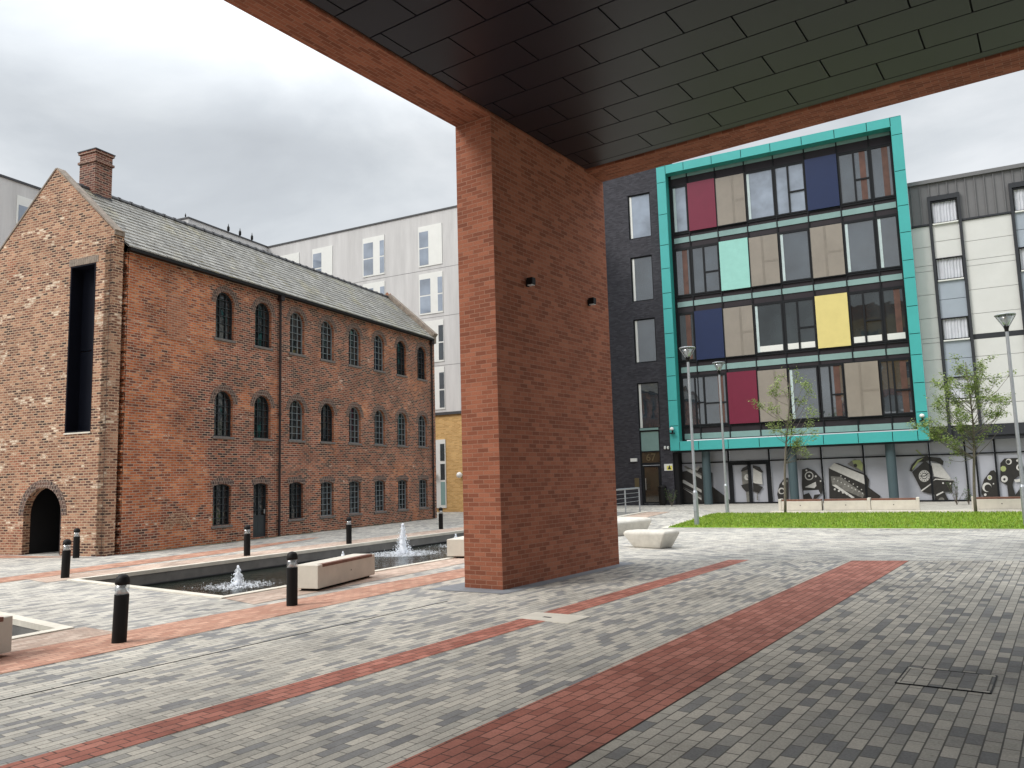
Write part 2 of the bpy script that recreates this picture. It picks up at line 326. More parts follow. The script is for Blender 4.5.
# grey mix paving beneath and around the overhanging building, courses running away from the camera
strip('covered_paving', [(-3.5, -30), (30, -30), (30, 18.3), (.4, 18.3), (-3.5, 17.01)], 'paverA', .004, swap=True)
strip('covered_paving', [(-9.3, -30), (-3.51, -30), (-3.51, 17.01), (-6.0, 16.2), (-9.9, 14.9)], 'paverL', .004, swap=True)
strip('forecourt_paving', [(-9.9, 14.9), (-6.0, 16.2), (.4, 18.3), (30, 18.3), (30, 25.2), (-11.34, 25.2)], 'paverB', .005)
strip('wide_red_band', [(-3.72, -6), (-2.74, -6), (-2.74, 17.22), (-3.72, 16.9)], 'redpaver', .008, swap=True)
strip('narrow_red_band', [(-5.98, -6), (-5.60, -6), (-5.60, 8.72), (-5.98, 8.72)], 'redpaver', .008, swap=True)
strip('narrow_red_band', [(-5.98, 9.14), (-5.60, 9.14), (-5.60, 16.4), (-5.98, 16.28)], 'redpaver', .008, swap=True)
strip('outer_red_band', [(-9.80, -4), (-8.72, -4), (-8.98, 5), (-9.62, 14.2), (-10.42, 14.2), (-10.05, 5)], 'orangepaver', .009, swap=True)
strip('pool_side_paving', [(-11.48, 8.1), (-10.42, 7.9), (-11.15, 15.2), (-11.97, 15.2)], 'pinkpaver', .006, swap=True)
strip('pool_side_paving', [(-10.9, 4.65), (-10.93, 5.6), (-9.98, 5.6), (-9.88, 2.2), (-10.45, 2.2)], 'pinkpaver', .006, swap=True)
strip('pool_side_paving', [(-16.95, 7.9), (-18.0, 8.0), (-20.0, 30), (-18.6, 30), (-18.45, 27.2)], 'pinkpaver', .006, swap=True)
w = QF.w
strip('wall_side_band', [tuple(w(a, b)[:2]) for a, b in ((2.35, -14), (3.1, -14), (3.1, 1.5), (2.2, 6.6), (2.0, 6.6))], 'orangepaver', .006)
M['moss'] = plain('mossy_dirt', (.13, .12, .075), .95, var=.5, scale=3, bump=.6)
pp = [tuple(w(.02, .5+i*.6)[:2]) for i in range(31)]+[tuple(w(.10+rr0*.22, 18.5-i*.6)[:2]) for i, rr0 in enumerate([abs(math.sin(k*2.3)) for k in range(31)])]
strip('mossy_edge', pp, 'moss', .012)
strip('door_side_band', [tuple(w(a, b)[:2]) for a, b in ((-9, -.05), (-.9, -.3), (-4.2, -1.3), (-9, -2.1))], 'orangepaver', .006)
strip('mortar_surround', [(-8.95, 10.25), (-7.45, 10.35), (-7.50, 15.1), (-8.9, 15.1)], 'asphalt', .010)
cc = MB(); cc.prism([(-6.08, 8.66), (-5.25, 8.62), (-5.25, 9.18), (-6.08, 9.14)], lambda a, b, d: (a, b, d), .0, .012); cc.cur = 1; cc.box(-5.78, -5.66, 8.84, 8.89, .011, .014)
tag(cc.build('concrete_slab', ['concrete', 'shadow_gap'], bevel=.003), 'pale concrete cover slab breaking the narrow red paving band', 'slab')
dr = MB(); dr.box(-7.84, -7.828, -6, 9.4, .002, .009)
tag(dr.build('slot_drain', 'shadow_gap'), 'thin dark slot drain between grey pavers left of the narrow red band', 'drain')
# inspection cover
mh = thing('inspection_cover', 'recessed inspection cover filled with grey pavers near the right corner', 'drain cover', (-1.03, 7.8, 0))
f = MB()
for bx in ((-.35, .35, -.32, -.31), (-.35, .35, .31, .32), (-.35, -.34, -.31, .31), (.34, .35, -.31, .31)): f.box(bx[0], bx[1], bx[2], bx[3], .0, .013)
f.build('rim', 'black', mh)
f = MB(); f.box(-.339, .339, -.309, .309, .0, .010); f.build('tray', 'paverA', mh, swap=True)
f = MB()
for sx in (-1, 1):
    for sy in (-1, 1): f.prism([(sx*.335, sy*.305), (sx*.24, sy*.305), (sx*.335, sy*.27)], lambda a, b, d: (a, b, d), .010, .0135)
f.build('corner_plate', 'coping', mh)

def inset(poly, d):
    n = len(poly); out = []
    area = sum(poly[i][0]*poly[(i+1) % n][1]-poly[(i+1) % n][0]*poly[i][1] for i in range(n)); sgn = 1 if area > 0 else -1
    for i in range(n):
        p0, p1, p2 = Vector(poly[i-1]), Vector(poly[i]), Vector(poly[(i+1) % n])
        a = (p1-p0).normalized(); b_ = (p2-p1).normalized(); na = Vector((-a.y, a.x))*sgn; nb = Vector((-b_.y, b_.x))*sgn
        m_ = (na+nb); m_ = m_/(m_.dot(na)); out.append(tuple(p1+m_*d))
    return out
for nm, pl_, cw in (('fountain pool', pool1, .16), ('small pool', pool2, .17)):
    o_ = inset(pl_, -cw)
    m1 = MB(); m1.sheet(o_, [pl_], flat(.022)); m1.rim(o_, lambda a, b, d: (a, b, d), -.05, .022); m1.rim(pl_, lambda a, b, d: (a, b, d), -.06, .022)
    struct(m1.build('pool_coping', 'coping', fix=False))
    m1 = MB(); m1.rim(inset(pl_, -.01), lambda a, b, d: (a, b, d), -.7, -.05); m1.sheet(inset(pl_, -.02), [], flat(-.62)); struct(m1.build('pool_basin', 'basin', fix=False))
    m1 = MB(); ledge = inset(pl_, .14); m1.sheet(inset(pl_, -.01), [ledge], flat(-.27)); m1.rim(ledge, lambda a, b, d: (a, b, d), -.34, -.27); struct(m1.build('pool_ledge', 'shadow_gap', fix=False))
    m1 = MB(); m1.sheet(inset(pl_, -.012), [], flat(-.30)); struct(m1.build('water', 'water', fix=False))

# ------------------------------------------------------------------ lawn
gp = [gz(668, 528), gz(712, 514), gz(1024, 512), gz(1024, 526)]
gp = [(-11.34, 25.3), (-13.1, 34.0), (30, 39.3), (30, 30.3)]
strip('grass_kerb', [(-11.55, 25.1), (-13.3, 34.2), (30, 39.5), (30, 30.1)], 'coping', .010)
lw = MB(); lw.prism(gp, lambda a, b, d: (a, b, d), .0, .03); tag(lw.build('lawn', 'grass'), kind='structure')
gb = MB(); rr = random.Random(3)
for i in range(26000):
    t = rr.random()**1.2; s = rr.random(); x = -12.9+ t*20.5; lo = 25.3+(x+11.34)*.121; hi = 34.0+(x+13.1)*.123
    if x < -11.34 and False: continue
    y = lo+(hi-lo)*s
    if x < -11.34-(y-25.3)*.2: continue
    hgt = rr.uniform(.04, .085); a = rr.uniform(0, 6.28); dx, dy = math.cos(a)*.022, math.sin(a)*.022; lx, ly = rr.uniform(-.03, .03), rr.uniform(-.03, .03)
    gb.add([(x-dx, y-dy, .028), (x+dx, y+dy, .028), (x+lx, y+ly, .03+hgt)], [(0, 1, 2)])
tag(gb.build('grass', 'blade', fix=False), 'bright green mown grass on the lawn before the turquoise framed block', 'grass', kind='stuff')
strip('walkway', [(-13.6, 35.2), (-12.0, 35.0), (34, 40.6), (34, 52), (-20, 48)], 'walkpaver', .006)

# ------------------------------------------------------------------ overhanging brick building with pillar
X0, X1, YA, YB, ZC = -8.53, -7.745, 10.70, 14.78, 8.12
ob = thing('overhanging_building', 'red brick building raised over the square on a broad pillar, dark panelled underside', 'building', (X0, YA, 0))
def rel(m): m.v = [(v[0]-X0, v[1]-YA, v[2]) for v in m.v]; return m
f = MB(); f.box(X0, X1, YA, YB, 0, ZC+.6); rel(f).build('pillar', 'newbrick', ob)
XR, YR = 10.5, -8.0  # unseen far edges, drawn in so more light reaches the covered paving
f = MB(); f.box(X0, X1-.005, YR, YA-.003, ZC, ZC+.6); tag(rel(f).build('beam', 'newbrick', ob, swap=True))
f = MB(); f.box(X1+.003, XR, YB-.74, YB-.002, ZC-.001, ZC+.6); rel(f).build('beam', 'newbrick', ob)
f = MB(); f.box(X1+.001, XR, YR+.01, YB-.742, ZC+.06, ZC+.59); rel(f).build('soffit_backing', 'shadow_gap', ob)
f = MB(); rows = 0; y1 = 13.77
f.box(X1+.05, XR-.1, 13.785, 13.968, ZC+.025, ZC+.05)
while y1 > YR+.8:
    y0 = y1-.672; xo = -.56 + (.69 if rows % 2 else 0); k = -8
    while True:
        a = xo+1.385*k; b_ = a+1.385; k += 1
        if a > XR-.2: break
        a2, b2 = max(a, X1+.05), min(b_, XR-.1)
        if b2-a2 < .03: continue
        f.box(a2+.012, b2-.012, y0+.014, y1-.012, ZC+.020+rr.uniform(0, .003), ZC+.05)
    y1 = y0; rows += 1
rel(f).build('soffit', 'soffit', ob)
# upper storeys carried by the beams: buff brick with a red brick band
ubase = ZC+.602
f = MB(); holes = []; wins = []
for k in range(5):
    for z0 in (9.6, 12.6):
        xa = -6.9+k*3.1; holes.append([(xa, z0), (xa+1.5, z0), (xa+1.5, z0+1.45), (xa, z0+1.45)]); wins.append((xa, z0))
f.sheet([(X0, ubase), (XR, ubase), (XR, 15.2), (X0, 15.2)], holes, lambda a, b: (a, YB, b))
for h in holes: f.rim(h, lambda a, b, d: (a, d, b), YB-.12, YB)
f.box(X0, X0+.3, YR, YB-.001, ubase, 15.2); f.box(XR-.3, XR, YR, YB-.001, ubase, 15.2); f.box(X0+.3, XR-.3, YR, YR+.3, ubase, 15.2)
rel(f).build('upper_wall', 'tanbrick', ob, fix=False)
f = MB(); f.box(X0-.01, XR+.01, YR-.01, YB+.01, 15.202, 16.4); rel(f).build('parapet', 'newbrick', ob)
for xa, z0 in wins:
    f = MB(); yy = YB-.10
    for q in range(3): f.box(xa+q*.72, xa+q*.72+.06, yy-.03, yy+.03, z0, z0+1.45)
    for q in range(3): f.box(xa+.06, xa+1.44, yy-.028, yy+.028, z0+q*.7, z0+q*.7+.05)
    wn = rel(f).build('window', 'whiteframe', ob)
    f = MB(); f.quad((xa, yy-.04, z0), (xa+1.5, yy-.04, z0), (xa+1.5, yy-.04, z0+1.45), (xa, yy-.04, z0+1.45)); rel(f).build('pane', 'glassdark', wn)
f = MB(); f.box(X0+.02, XR-.02, YR+.02, YB-.4, ubase+.05, 15.1); rel(f).build('floor_core', 'shadow_gap', ob)
# the two floodlights on the pillar (front face is x = X1)
PF = Frame((X1, 0, 0), 0)
for i, (px, py, lab) in enumerate(((527, 283, 'black box wall light on the pillar, the nearer and lower left one'), (588.5, 302.5, 'small black wall light near the far edge of the pillar'))):
    yy, zz = PF.onX(px, py)
    t = thing('wall_light', lab, 'wall light', (X1, yy, zz), 0, 'black lights on the brick pillar'); t.scale = (.8, .8, .8)
    f = MB(); f.box(0, .03, -.05, .05, -.09, .06); f.build('back_plate', 'black', t, bevel=.004)
    f = MB(); f.box(.03, .19, -.075, .075, -.06, .10); f.build('housing', 'black', t, bevel=.015)
    f = MB(); f.box(.05, .17, -.06, .06, -.075, -.062); f.build('lens', 'lens', t)

# ------------------------------------------------------------------ old brick building
bb = thing('brick_building', 'old red brick workshop with arched iron windows and stone slate roof', 'building', QF.o, QF.rz)
Lb, Wb, EZ, RX, AZ, RZ = 18.40, 5.08, 8.80, -2.54, 11.52, 11.22
XY = lambda a, b, d=0: (d, a, b)          # side wall: a=y, b=z
GY = lambda a, b, d=0: (a, d, b)          # gable: a=x, b=z
ups = [3.97+1.865*k for k in range(8)]
Wd = .85
proto_loops = []
holes = []
for y in ups:
    for z0, z1 in ((6.70, 8.30), (3.45, 4.96)): holes.append(arch_loop(y, y+Wd, z0, z1, Wd/2-.001)[0])
for k, y in enumerate(ups):
    if k == 1: holes.append(arch_loop(y, y+.74, .04, 1.90, .09, 6)[0])
    else: holes.append(arch_loop(y, y+Wd-.03, .56, 1.90, .09, 6)[0])
f = MB(); f.sheet([(.52, 0), (Lb, 0), (Lb, EZ), (.52, EZ)], holes, lambda a, b: (0, a, b))
for h in holes: f.rim(h, XY, -.30, 0)
f.quad((0, Lb, 0), (-Wb, Lb, 0), (-Wb, Lb, EZ), (0, Lb, EZ)); f.add([(0, Lb, EZ), (-Wb, Lb, EZ), (RX, Lb, AZ)], [(0, 1, 2)])
f.quad((-Wb, .5, 0), (-Wb, Lb, 0), (-Wb, Lb, EZ), (-Wb, .5, EZ))
# toothed groove beside the gable
f.build('side_wall', 'oldside', bb, fix=False)
f = MB(); rz_ = random.Random(5); z = 0
while z < EZ-.1:
    d = rz_.choice((.005, .02, .05, .09)); f.box(-.20, -.002-rz_.random()*.02, .52-d, .518, z+.004, z+.071); z += .075
f.build('toothed_bricks', 'oldside', bb)
f = MB(); f.box(-.32, -.28, .33, .60, 0, EZ-.05); f.build('groove_back', 'shadow_gap', bb)
# gable wall with slot and arched passage
arch1, ai = arch_loop(-3.36, -1.76, 0, 1.93, .799)
slot = [(-1.74, 3.46), (-.70, 3.46), (-.70, 8.36), (-1.74, 8.36)]
gout = [(-Wb, 0), (-3.36, 0)] + [] + [(-1.76, 0), (0, 0), (0, 9.20), (RX, AZ), (-Wb, 9.20)]
f = MB()
al = arch1[2:]
outer = [(-Wb, 0), (-3.36, 0)] + list(reversed(al)) + [(-1.76, 0), (0, 0), (0, 9.20), (RX, AZ), (-Wb, 9.20)]
f.sheet(outer, [slot], lambda a, b: (a, 0, b))
f.rim(slot, GY, 0, .5)
f.rim([(-3.36, 0)]+list(reversed(al))+[(-1.76, 0)], GY, 0, .22)
f.box(-.34, -.001, .0, .33, .0, EZ+.03)
f.add([(-.001, .002, 9.2), (-.001, .34, 9.2), (-.001, .34, EZ), (-.001, .002, EZ)], [(0, 1, 2, 3)])
f.add([(0, .34, EZ-.2), (0, .34, 9.2), (RX, .34, AZ), (-Wb, .34, 9.2), (-Wb, .34, EZ-.2)], [(0, 1, 2, 3, 4)])
f.quad((-Wb, 0, 0), (-Wb, .5, 0), (-Wb, .5, 9.2), (-Wb, 0, 9.2))
f.build('gable_wall', 'oldgable', bb, fix=False)
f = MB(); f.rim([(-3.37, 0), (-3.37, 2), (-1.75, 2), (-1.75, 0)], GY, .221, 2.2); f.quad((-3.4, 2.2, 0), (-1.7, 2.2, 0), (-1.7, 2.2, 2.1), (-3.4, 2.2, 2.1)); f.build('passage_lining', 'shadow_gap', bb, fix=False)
f = MB(); f.box(-2.12, -1.77, .24, .29, 0, 1.6); f.build('passage_door', 'pipe', bb)
f = MB(); f.box(-.118, -.108, -.004, .0, 0, 9.1); f.build('movement_joint', 'pipe', bb)
# voussoirs round the passage
def ring(f, cy, cz, r0, r1, a0, n, fn, d0, d1, gap=.12):
    for i in range(n):
        a = -a0+2*a0*(i+gap/2)/n; b_ = -a0+2*a0*(i+1-gap/2)/n
        f.prism([(cy+r0*math.sin(a), cz+r0*math.cos(a)), (cy+r1*math.sin(a), cz+r1*math.cos(a)), (cy+r1*math.sin(b_), cz+r1*math.cos(b_)), (cy+r0*math.sin(b_), cz+r0*math.cos(b_))], fn, d0, d1)
f = MB()
for k in range(2): ring(f, ai[0], ai[1], ai[2]+.115*k+.004, ai[2]+.115*(k+1)-.008, ai[3], 26, lambda a, b, d: (a, -d, b), -.05, .012)
f.build('passage_arch', 'arch', bb)
# slot: dark metal lining with joints
f = MB()
f.box(-1.70, -.74, .38, .41, 3.5, 5.86); f.box(-1.70, -.74, .38, .41, 5.885, 8.32); f.build('slot_panel', 'navyblack', bb)
f = MB()
for bx in ((-1.745, -1.70, 3.46, 8.36), (-.74, -.695, 3.46, 8.36), (-1.70, -.74, 3.46, 3.5), (-1.70, -.74, 8.32, 8.36)): f.box(bx[0], bx[1], -.01, .40, bx[2], bx[3])
f.build('slot_frame', 'navyblack', bb)
f = MB()
for i in range(16): f.box(-1.82+i*.0765, -1.752+i*.0765, -.010, .02, 8.37, 8.575)
f.build('slot_lintel', 'coping_brick', bb)
f = MB(); f.box(-1.76, -.68, -.03, .02, 3.415, 3.458); f.build('slot_sill', 'coping', bb)
# gable coping + kneelers
def slope_box(f, x0, z0, x1, z1, th, ya, yb, lift=0):
    d = Vector((x1-x0, z1-z0)).normalized(); nrm = Vector((-d.y, d.x));
    if nrm.y < 0: nrm = -nrm
    a = Vector((x0, z0))+nrm*lift; b_ = Vector((x1, z1))+nrm*lift; c_ = b_+nrm*th; e = a+nrm*th
    f.prism([tuple(a), tuple(b_), tuple(c_), tuple(e)], lambda p, q, dd: (p, dd, q), ya, yb)
f = MB()
for sx in (0.03, -Wb-.03): slope_box(f, sx, 9.20, RX, AZ, .045, -.02, .26, .004)
f.build('gable_coping', 'coping_brick', bb)
f = MB(); f.box(-.16, .03, .003, .335, 9.10, 9.26); f.build('kneeler', 'coping_brick', bb)
f = MB(); f.box(-Wb-.03, -Wb+.16, .003, .335, 9.10, 9.26); f.build('kneeler', 'coping_brick', bb)
f = MB()
for sx in (0.08, -Wb-.08): slope_box(f, sx, 8.92, RX, RZ+.02, .20, Lb-.02, Lb+.34, .01)
f.box(-.2, .10, Lb-.04, Lb+.35, 8.62, 9.1); f.build('far_gable_coping', 'coping_brick', bb)
f = MB(); f.box(-Wb, 0, Lb+.002, Lb+.3, 0, 8.8); f.add([(0, Lb+.3, 8.8), (-Wb, Lb+.3, 8.8), (RX, Lb+.3, AZ)], [(0, 1, 2)]); f.build('far_wall', 'oldside', bb)
# roof in overlapping slate courses
f = MB(); rs = random.Random(11); sl = (RZ-8.86)/(-RX+.18); steps = 15
for side in (1, -1):
    for i in range(steps):
        t0 = i/steps; t1 = (i+1)/steps
        xa = .18+(RX-.18)*t0; xb = .18+(RX-.18)*t1; za = 8.80+(RZ-8.80)*t0; zb = 8.80+(RZ-8.80)*t1
        if side < 0: xa, xb = 2*RX-xa, 2*RX-xb
        y = .36
        while y < Lb-.03:
            y2 = min(y+rs.uniform(.28, .42), Lb-.022); j = rs.uniform(0, .018)
            f.add([(xa, y+.004, za+.045+j), (xa, y2-.004, za+.045+j), (xb, y2-.004, zb+.02), (xb, y+.004, zb+.02), (xa, y+.004, za+.012), (xa, y2-.004, za+.012)], [(0, 1, 2, 3), (4, 5, 1, 0)])
            y = y2
    xa, xb = (.17, RX) if side > 0 else (2*RX-.17, RX)
    f.add([(xa, .345, 8.80), (xa, Lb-.022, 8.80), (xb, Lb-.022, RZ+.005), (xb, .345, RZ+.005)], [(0, 1, 2, 3)])
f.build('roof', 'slate', bb, fix=False)
f = MB(); y = .4
while y < Lb-.3:
    f.tube([(RX, y, RZ+.01), (RX, y+.42, RZ+.01)], .095, 8); f.tube([(RX, y+.40, RZ+.012), (RX, y+.46, RZ+.012)], .115, 8); y += .46
f.build('ridge_tiles', 'lead', bb)
f = MB(); f.box(.05, .22, .40, Lb-.05, 8.70, 8.785); f.build('gutter', 'black', bb)
f = MB(); f.box(.0015, .04, .52, Lb, 8.62, 8.70); f.build('eaves_course', 'oldside', bb)
# chimney on the ridge, just behind the gable
ch = MB(); cx, cy_ = RX-.05, 1.38
ch.box(cx-.36, cx+.36, cy_-.31, cy_+.31, RZ-.75, 12.10); ch.box(cx-.41, cx+.41, cy_-.35, cy_+.35, 12.10, 12.18); ch.box(cx-.36, cx+.36, cy_-.31, cy_+.31, 12.18, 12.42); ch.box(cx-.40, cx+.40, cy_-.35, cy_+.35, 12.42, 12.50)
chm = ch.build('chimney', 'chimbrick', bb, bevel=.008)
f = MB(); f.box(cx-.42, cx+.42, cy_-.37, cy_+.37, 12.502, 12.53); f.build('chimney_cap', 'lead', chm)
f = MB(); f.box(cx-.38, cx+.38, cy_-.33, cy_+.33, 10.6, RZ-.18); f.build('flashing', 'lead', chm)
# windows: built about the opening's lower left corner, looking along +X
def make_window(kind, bar):
    if kind == 'arch_tall': w_, h_, rise = Wd, 1.60, Wd/2-.001
    elif kind == 'arch_short': w_, h_, rise = Wd, 1.51, Wd/2-.001
    elif kind == 'door': w_, h_, rise = .74, 1.86, .09
    else: w_, h_, rise = Wd-.03, 1.34, .09
    lp, (ac, az_, rad, a0) = arch_loop(0, w_, 0, h_, rise, 12)
    inn = inset(lp, .035)
    f = MB(); f.sheet(lp, [inn], lambda a, b: (-.10, a, b)); f.rim(inn, XY, -.17, -.10)
    def top(a):
        t = min(1, abs(a-ac)/rad); return az_+rad*math.sqrt(max(0, 1-t*t))
    nb = 3 if kind != 'door' else 2
    for k in range(1, nb): a = w_*k/nb; f.box(-.145, -.105, a-.012, a+.012, .03, top(a)-.03)
    nz = 6 if kind != 'door' else 4
    for k in range(1, nz):
        zz = h_*k/nz
        if zz > az_ and rise > .2:
            half = math.sqrt(max(0, rad*rad-(zz-az_)**2))-.03; a_, b_ = ac-half, ac+half
        else: a_, b_ = .03, w_-.03
        f.box(-.140, -.108, a_, b_, zz-.009, zz+.009)
    if kind == 'door': f.box(-.15, -.11, .03, w_-.03, .03, .75)
    wn = f.build('door' if kind == 'door' else 'window', bar, bb, fix=False)
    p = MB(); p.sheet([(a, b) for a, b in inset(lp, .01)], [], lambda a, b: (-.150, a, b)); p.build('pane', 'oldglass', wn, fix=False)
    if kind == 'door':
        k = MB(); k.box(-.10, -.06, .62, .66, .8, .95); k.build('handle', 'stainless', wn)
    else:
        sl_ = MB(); sl_.box(-.09, .035, -.06, w_+.06, -.085, -.003); sl_.build('sill', 'sillstone', wn, bevel=.008)
    ar = MB()
    if rise > .2:
        for q in range(2): ring(ar, ac, az_, rad+.105*q+.006, rad+.105*(q+1)-.006, a0, 20, lambda a, b, d: (d, a, b), -.05, .012)
    else: ring(ar, ac, az_, rad+.004, rad+.21, a0*1.08, 11, lambda a, b, d: (d, a, b), -.05, .012)
    ar.build('brick_arch', 'arch', wn)
    return wn
made = {}
def put(kind, y, z, bar='iron'):
    if (kind, bar) not in made:
        o = make_window(kind, bar); made[(kind, bar)] = o
    else: o = copy_tree(made[(kind, bar)], bb)
    o.location = (0, y, z); return o
for k, y in enumerate(ups):
    put('arch_tall', y, 6.70, 'ironpale' if k in (2, 3, 4, 5) else 'iron'); put('arch_short', y, 3.45, 'iron' if k in (0, 1, 3) else 'ironpale')
    if k == 1: put('door', y, .04)
    else: put('flat', y, .56, 'iron' if k < 3 else 'ironpale')
# blocked-up window and low arch: patches in the wall
f = MB(); f.box(-.05, .008, 1.95, 2.75, 6.35, 7.75); tag(f.build('blocked_window', brick('orange_infill_brick', [(0, (.24, .08, .045)), (1, (.42, .155, .08))], (.34, .25, .18), ms=.012), bb), 'blocked up window of brighter orange brick')
f = MB()
for q in range(3): ring(f, 2.55, .50, .24+.12*q, .34+.12*q, R(80), 14+4*q, lambda a, b, d: (d, a, b), -.05, .010)
f.build('blocked_arch', 'oldgable', bb)
for y in (7.08, Lb-.12):
    f = MB(); f.tube([(.08, y, .02), (.08, y, 8.66)], .042, 10)
    for zz in (.5, 2.4, 4.3, 6.2, 8.0): f.tube([(.08, y, zz), (.08, y, zz+.08)], .056, 10)
    f.box(.02, .20, y-.10, y+.10, 8.52, 8.72); f.build('downpipe', 'pipe', bb)
for y in (7.6,):
    f = MB(); f.box(.0, .02, y+.1, y+.2, 2.6, 2.7)

# ------------------------------------------------------------------ white concrete building behind (parallel to the modern block)
tb = thing('white_building', 'pale stained concrete apartment building with tan brick base behind the workshop', 'building', TF.o, TF.rz)
TZ = 17.98
f = MB(); f.box(-14.36, 6, 0, 10, 5.78, TZ); f.build('concrete_wall', 'concwall', tb)
f = MB(); f.box(-14.36, 6, -.05, .04, 5.62, 5.778); f.build('dark_trim', 'lead', tb)
f = MB(); f.box(-14.4, 6.05, -.06, 10, TZ+.002, TZ+.09); f.build('roof_edge', 'lead', tb)
f = MB(); f.box(-14.36, 6, .06, 10, 0, 5.62); f.build('brick_base', 'tanbrick', tb)
f = MB()
for z in (14.45, 11.5, 8.55): f.box(-14.3, 6, -.004, .001, z-.012, z+.012)
f.build('panel_joints', 'seam', tb)
def twin(u, z, glasses, w_=1.70, h_=2.52):
    s_ = MB(); s_.box(u, u+w_, -.035, -.002, z, z+h_); wn = s_.build('window', 'whiteframe', tb)
    for a, b_ in glasses:
        for za, zb in ((.10, 1.12), (1.20, 2.18)):
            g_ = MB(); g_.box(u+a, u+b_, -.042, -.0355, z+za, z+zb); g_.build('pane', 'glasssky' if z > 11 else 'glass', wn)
for u, z, gl in ((-1.90, 14.68, [(.07, .72)]), (-6.17, 14.68, [(.07, .82), (1.35, 1.68)]), (-10.35, 14.68, [(.07, .78)]), (-13.2, 14.68, []),
                 (-1.90, 11.72, [(.07, .82), (1.35, 1.68)]), (-6.17, 11.72, [(.07, .82), (1.35, 1.68)]), (-10.35, 11.72, [(.07, .8)]),
                 (-1.90, 8.78, [(1.35, 1.68)]), (-1.90, 5.95, [(1.35, 1.68)]), (2.3, 14.68, [(.07, .72)]), (2.3, 11.72, [(.07, .72)]), (2.3, 8.78, [(.07, .72)])):
    twin(u, z, gl)
ua, za_ = TF.onY(433, 440); ub, zb_ = TF.onY(445, 440); _, zl = TF.onY(440, 508)
f = MB(); f.box(ua-.6, ub, -.0, .055, zl, za_); wn = f.build('window', 'whiteframe', tb)
u0, u1 = TF.onY(440, 440)[0], TF.onY(444.3, 440)[0]
for (pa, pb) in ((444, 461), (464, 480), (482, 505)):
    f = MB(); f.box(u0, u1, -.012, -.001, TF.onY(440, pb)[1], TF.onY(440, pa)[1]); f.build('pane', 'glassdark' if pa < 480 else 'mintstrip', wn)
for px in (435.5, 460.8):
    u, z = TF.onY(px, 475)
    t = thing('globe_light', 'round white wall lamp on the tan brick base, %s one' % ('left' if px < 440 else 'right'), 'wall light', TF.w(u, 0, z), TF.rz, 'round white lamps on the tan brick wall')
    f = MB(); f.lathe([(.02, -.17), (.10, -.14), (.155, -.08), (.175, 0), (.155, .08), (.10, .14), (.02, .17)], 16, (0, -.16, 0)); f.build('globe', 'whitep', t, smooth=True)
    f = MB(); f.box(-.08, .08, -.03, .05, -.08, .08); f.build('mount', 'black', t)

# wing running toward the camera from that building
P1 = TF.w(-14.36, 0, 0); fl = (gz(190, 218, TZ)-Vector((P1.x, P1.y, TZ))).length
wg = thing('rear_wing', 'pale concrete wing rising just above the workshop ridge', 'building', P1, QF.rz)
f = MB(); f.box(-9, 0, -fl, 12, 0, TZ); f.build('wall', 'concwall', wg)
f = MB(); f.box(-9.05, .05, -fl-.05, 12, TZ+.001, TZ+.09); f.build('roof_edge', 'lead', wg)
WF = Frame(P1, QF.rz)
for i, (px, ord_) in enumerate(((178, 'nearest'), (228.3, 'second'), (240, 'third'), (252, 'farthest'))):
    y, z = WF.onX(px, 233, -.4)
    if i == 0: y = WF.onX(190, 218)[0]-.55
    sc_ = .5 if i == 0 else 1
    t = thing('roof_finial', 'dark pointed finial above the pale wing roof, %s of four' % ord_, 'finial', WF.w(-.4, y if i else -fl+.15, TZ+.09), 0, 'dark finials on the pale wing')
    f = MB(); f.lathe([(.10, 0), (.10, .05), (.035, .08), (.035, .2), (.085, .27), (.085, .48), (.035, .56), (.012, .72)], 10); f.build('shaft', 'black', t, smooth=True); t.scale = (sc_, sc_, sc_)
# grey building on the far left
GZ = 15.5
a_, b_ = gz(0, 175, GZ), gz(40, 190, GZ)
gq = thing('grey_building', 'grey concrete building with one pale window left of the brick gable', 'building', (b_.x, b_.y, 0), QF.rz)
GF = Frame((b_.x, b_.y, 0), QF.rz)
f = MB(); f.box(-9, 0, -14, 10, 0, GZ); f.build('wall', 'concwall', gq)
f = MB(); f.box(-9.05, .05, -14.05, 10, GZ+.001, GZ+.1); f.build('roof_edge', 'lead', gq)
y0, z1 = GF.onX(17, 195); y1, _ = GF.onX(34, 195); z0 = GF.onX(17, 224)[1]
f = MB(); f.box(0, .03, y0, y1, z0, z1); wn = f.build('window', 'whiteframe', gq)
f = MB(); f.box(.031, .036, y0+.08, y0+(y1-y0)*.9, z0+.08, z0+(z1-z0)*.68); f.build('pane', 'glasssky', wn)

# ------------------------------------------------------------------ modern block with turquoise frame
ab = thing('apartment_block', 'modern dark brick block with big turquoise frame round coloured glazing', 'building', SF.o, SF.rz)
UC = [1.05, 2.05, 3.74, 5.45, 7.10, 8.80, 10.52, 12.16, 13.28]
Y1 = lambda a, b, d=0: (a, d, b)
dw = [(-1.73, 16.37, -.28, 19.2), (-1.73, 12.4, -.33, 15.22), (-1.73, 8.58, -.34, 11.3), (-1.69, 4.56, -.34, 7.36)]
strp = (-1.69, .03, -.42, 4.45)
holes = [[(a, z0), (b_, z0), (b_, z1), (a, z1)] for a, z0, b_, z1 in dw]+[[(strp[0], strp[1]), (strp[2], strp[1]), (strp[2], strp[3]), (strp[0], strp[3])]]
f = MB(); f.sheet([(-9, 0), (.32, 0), (.32, 22), (-9, 22)], holes, lambda a, b: (a, 0, b))
for h in holes: f.rim(h, Y1, 0, .2)
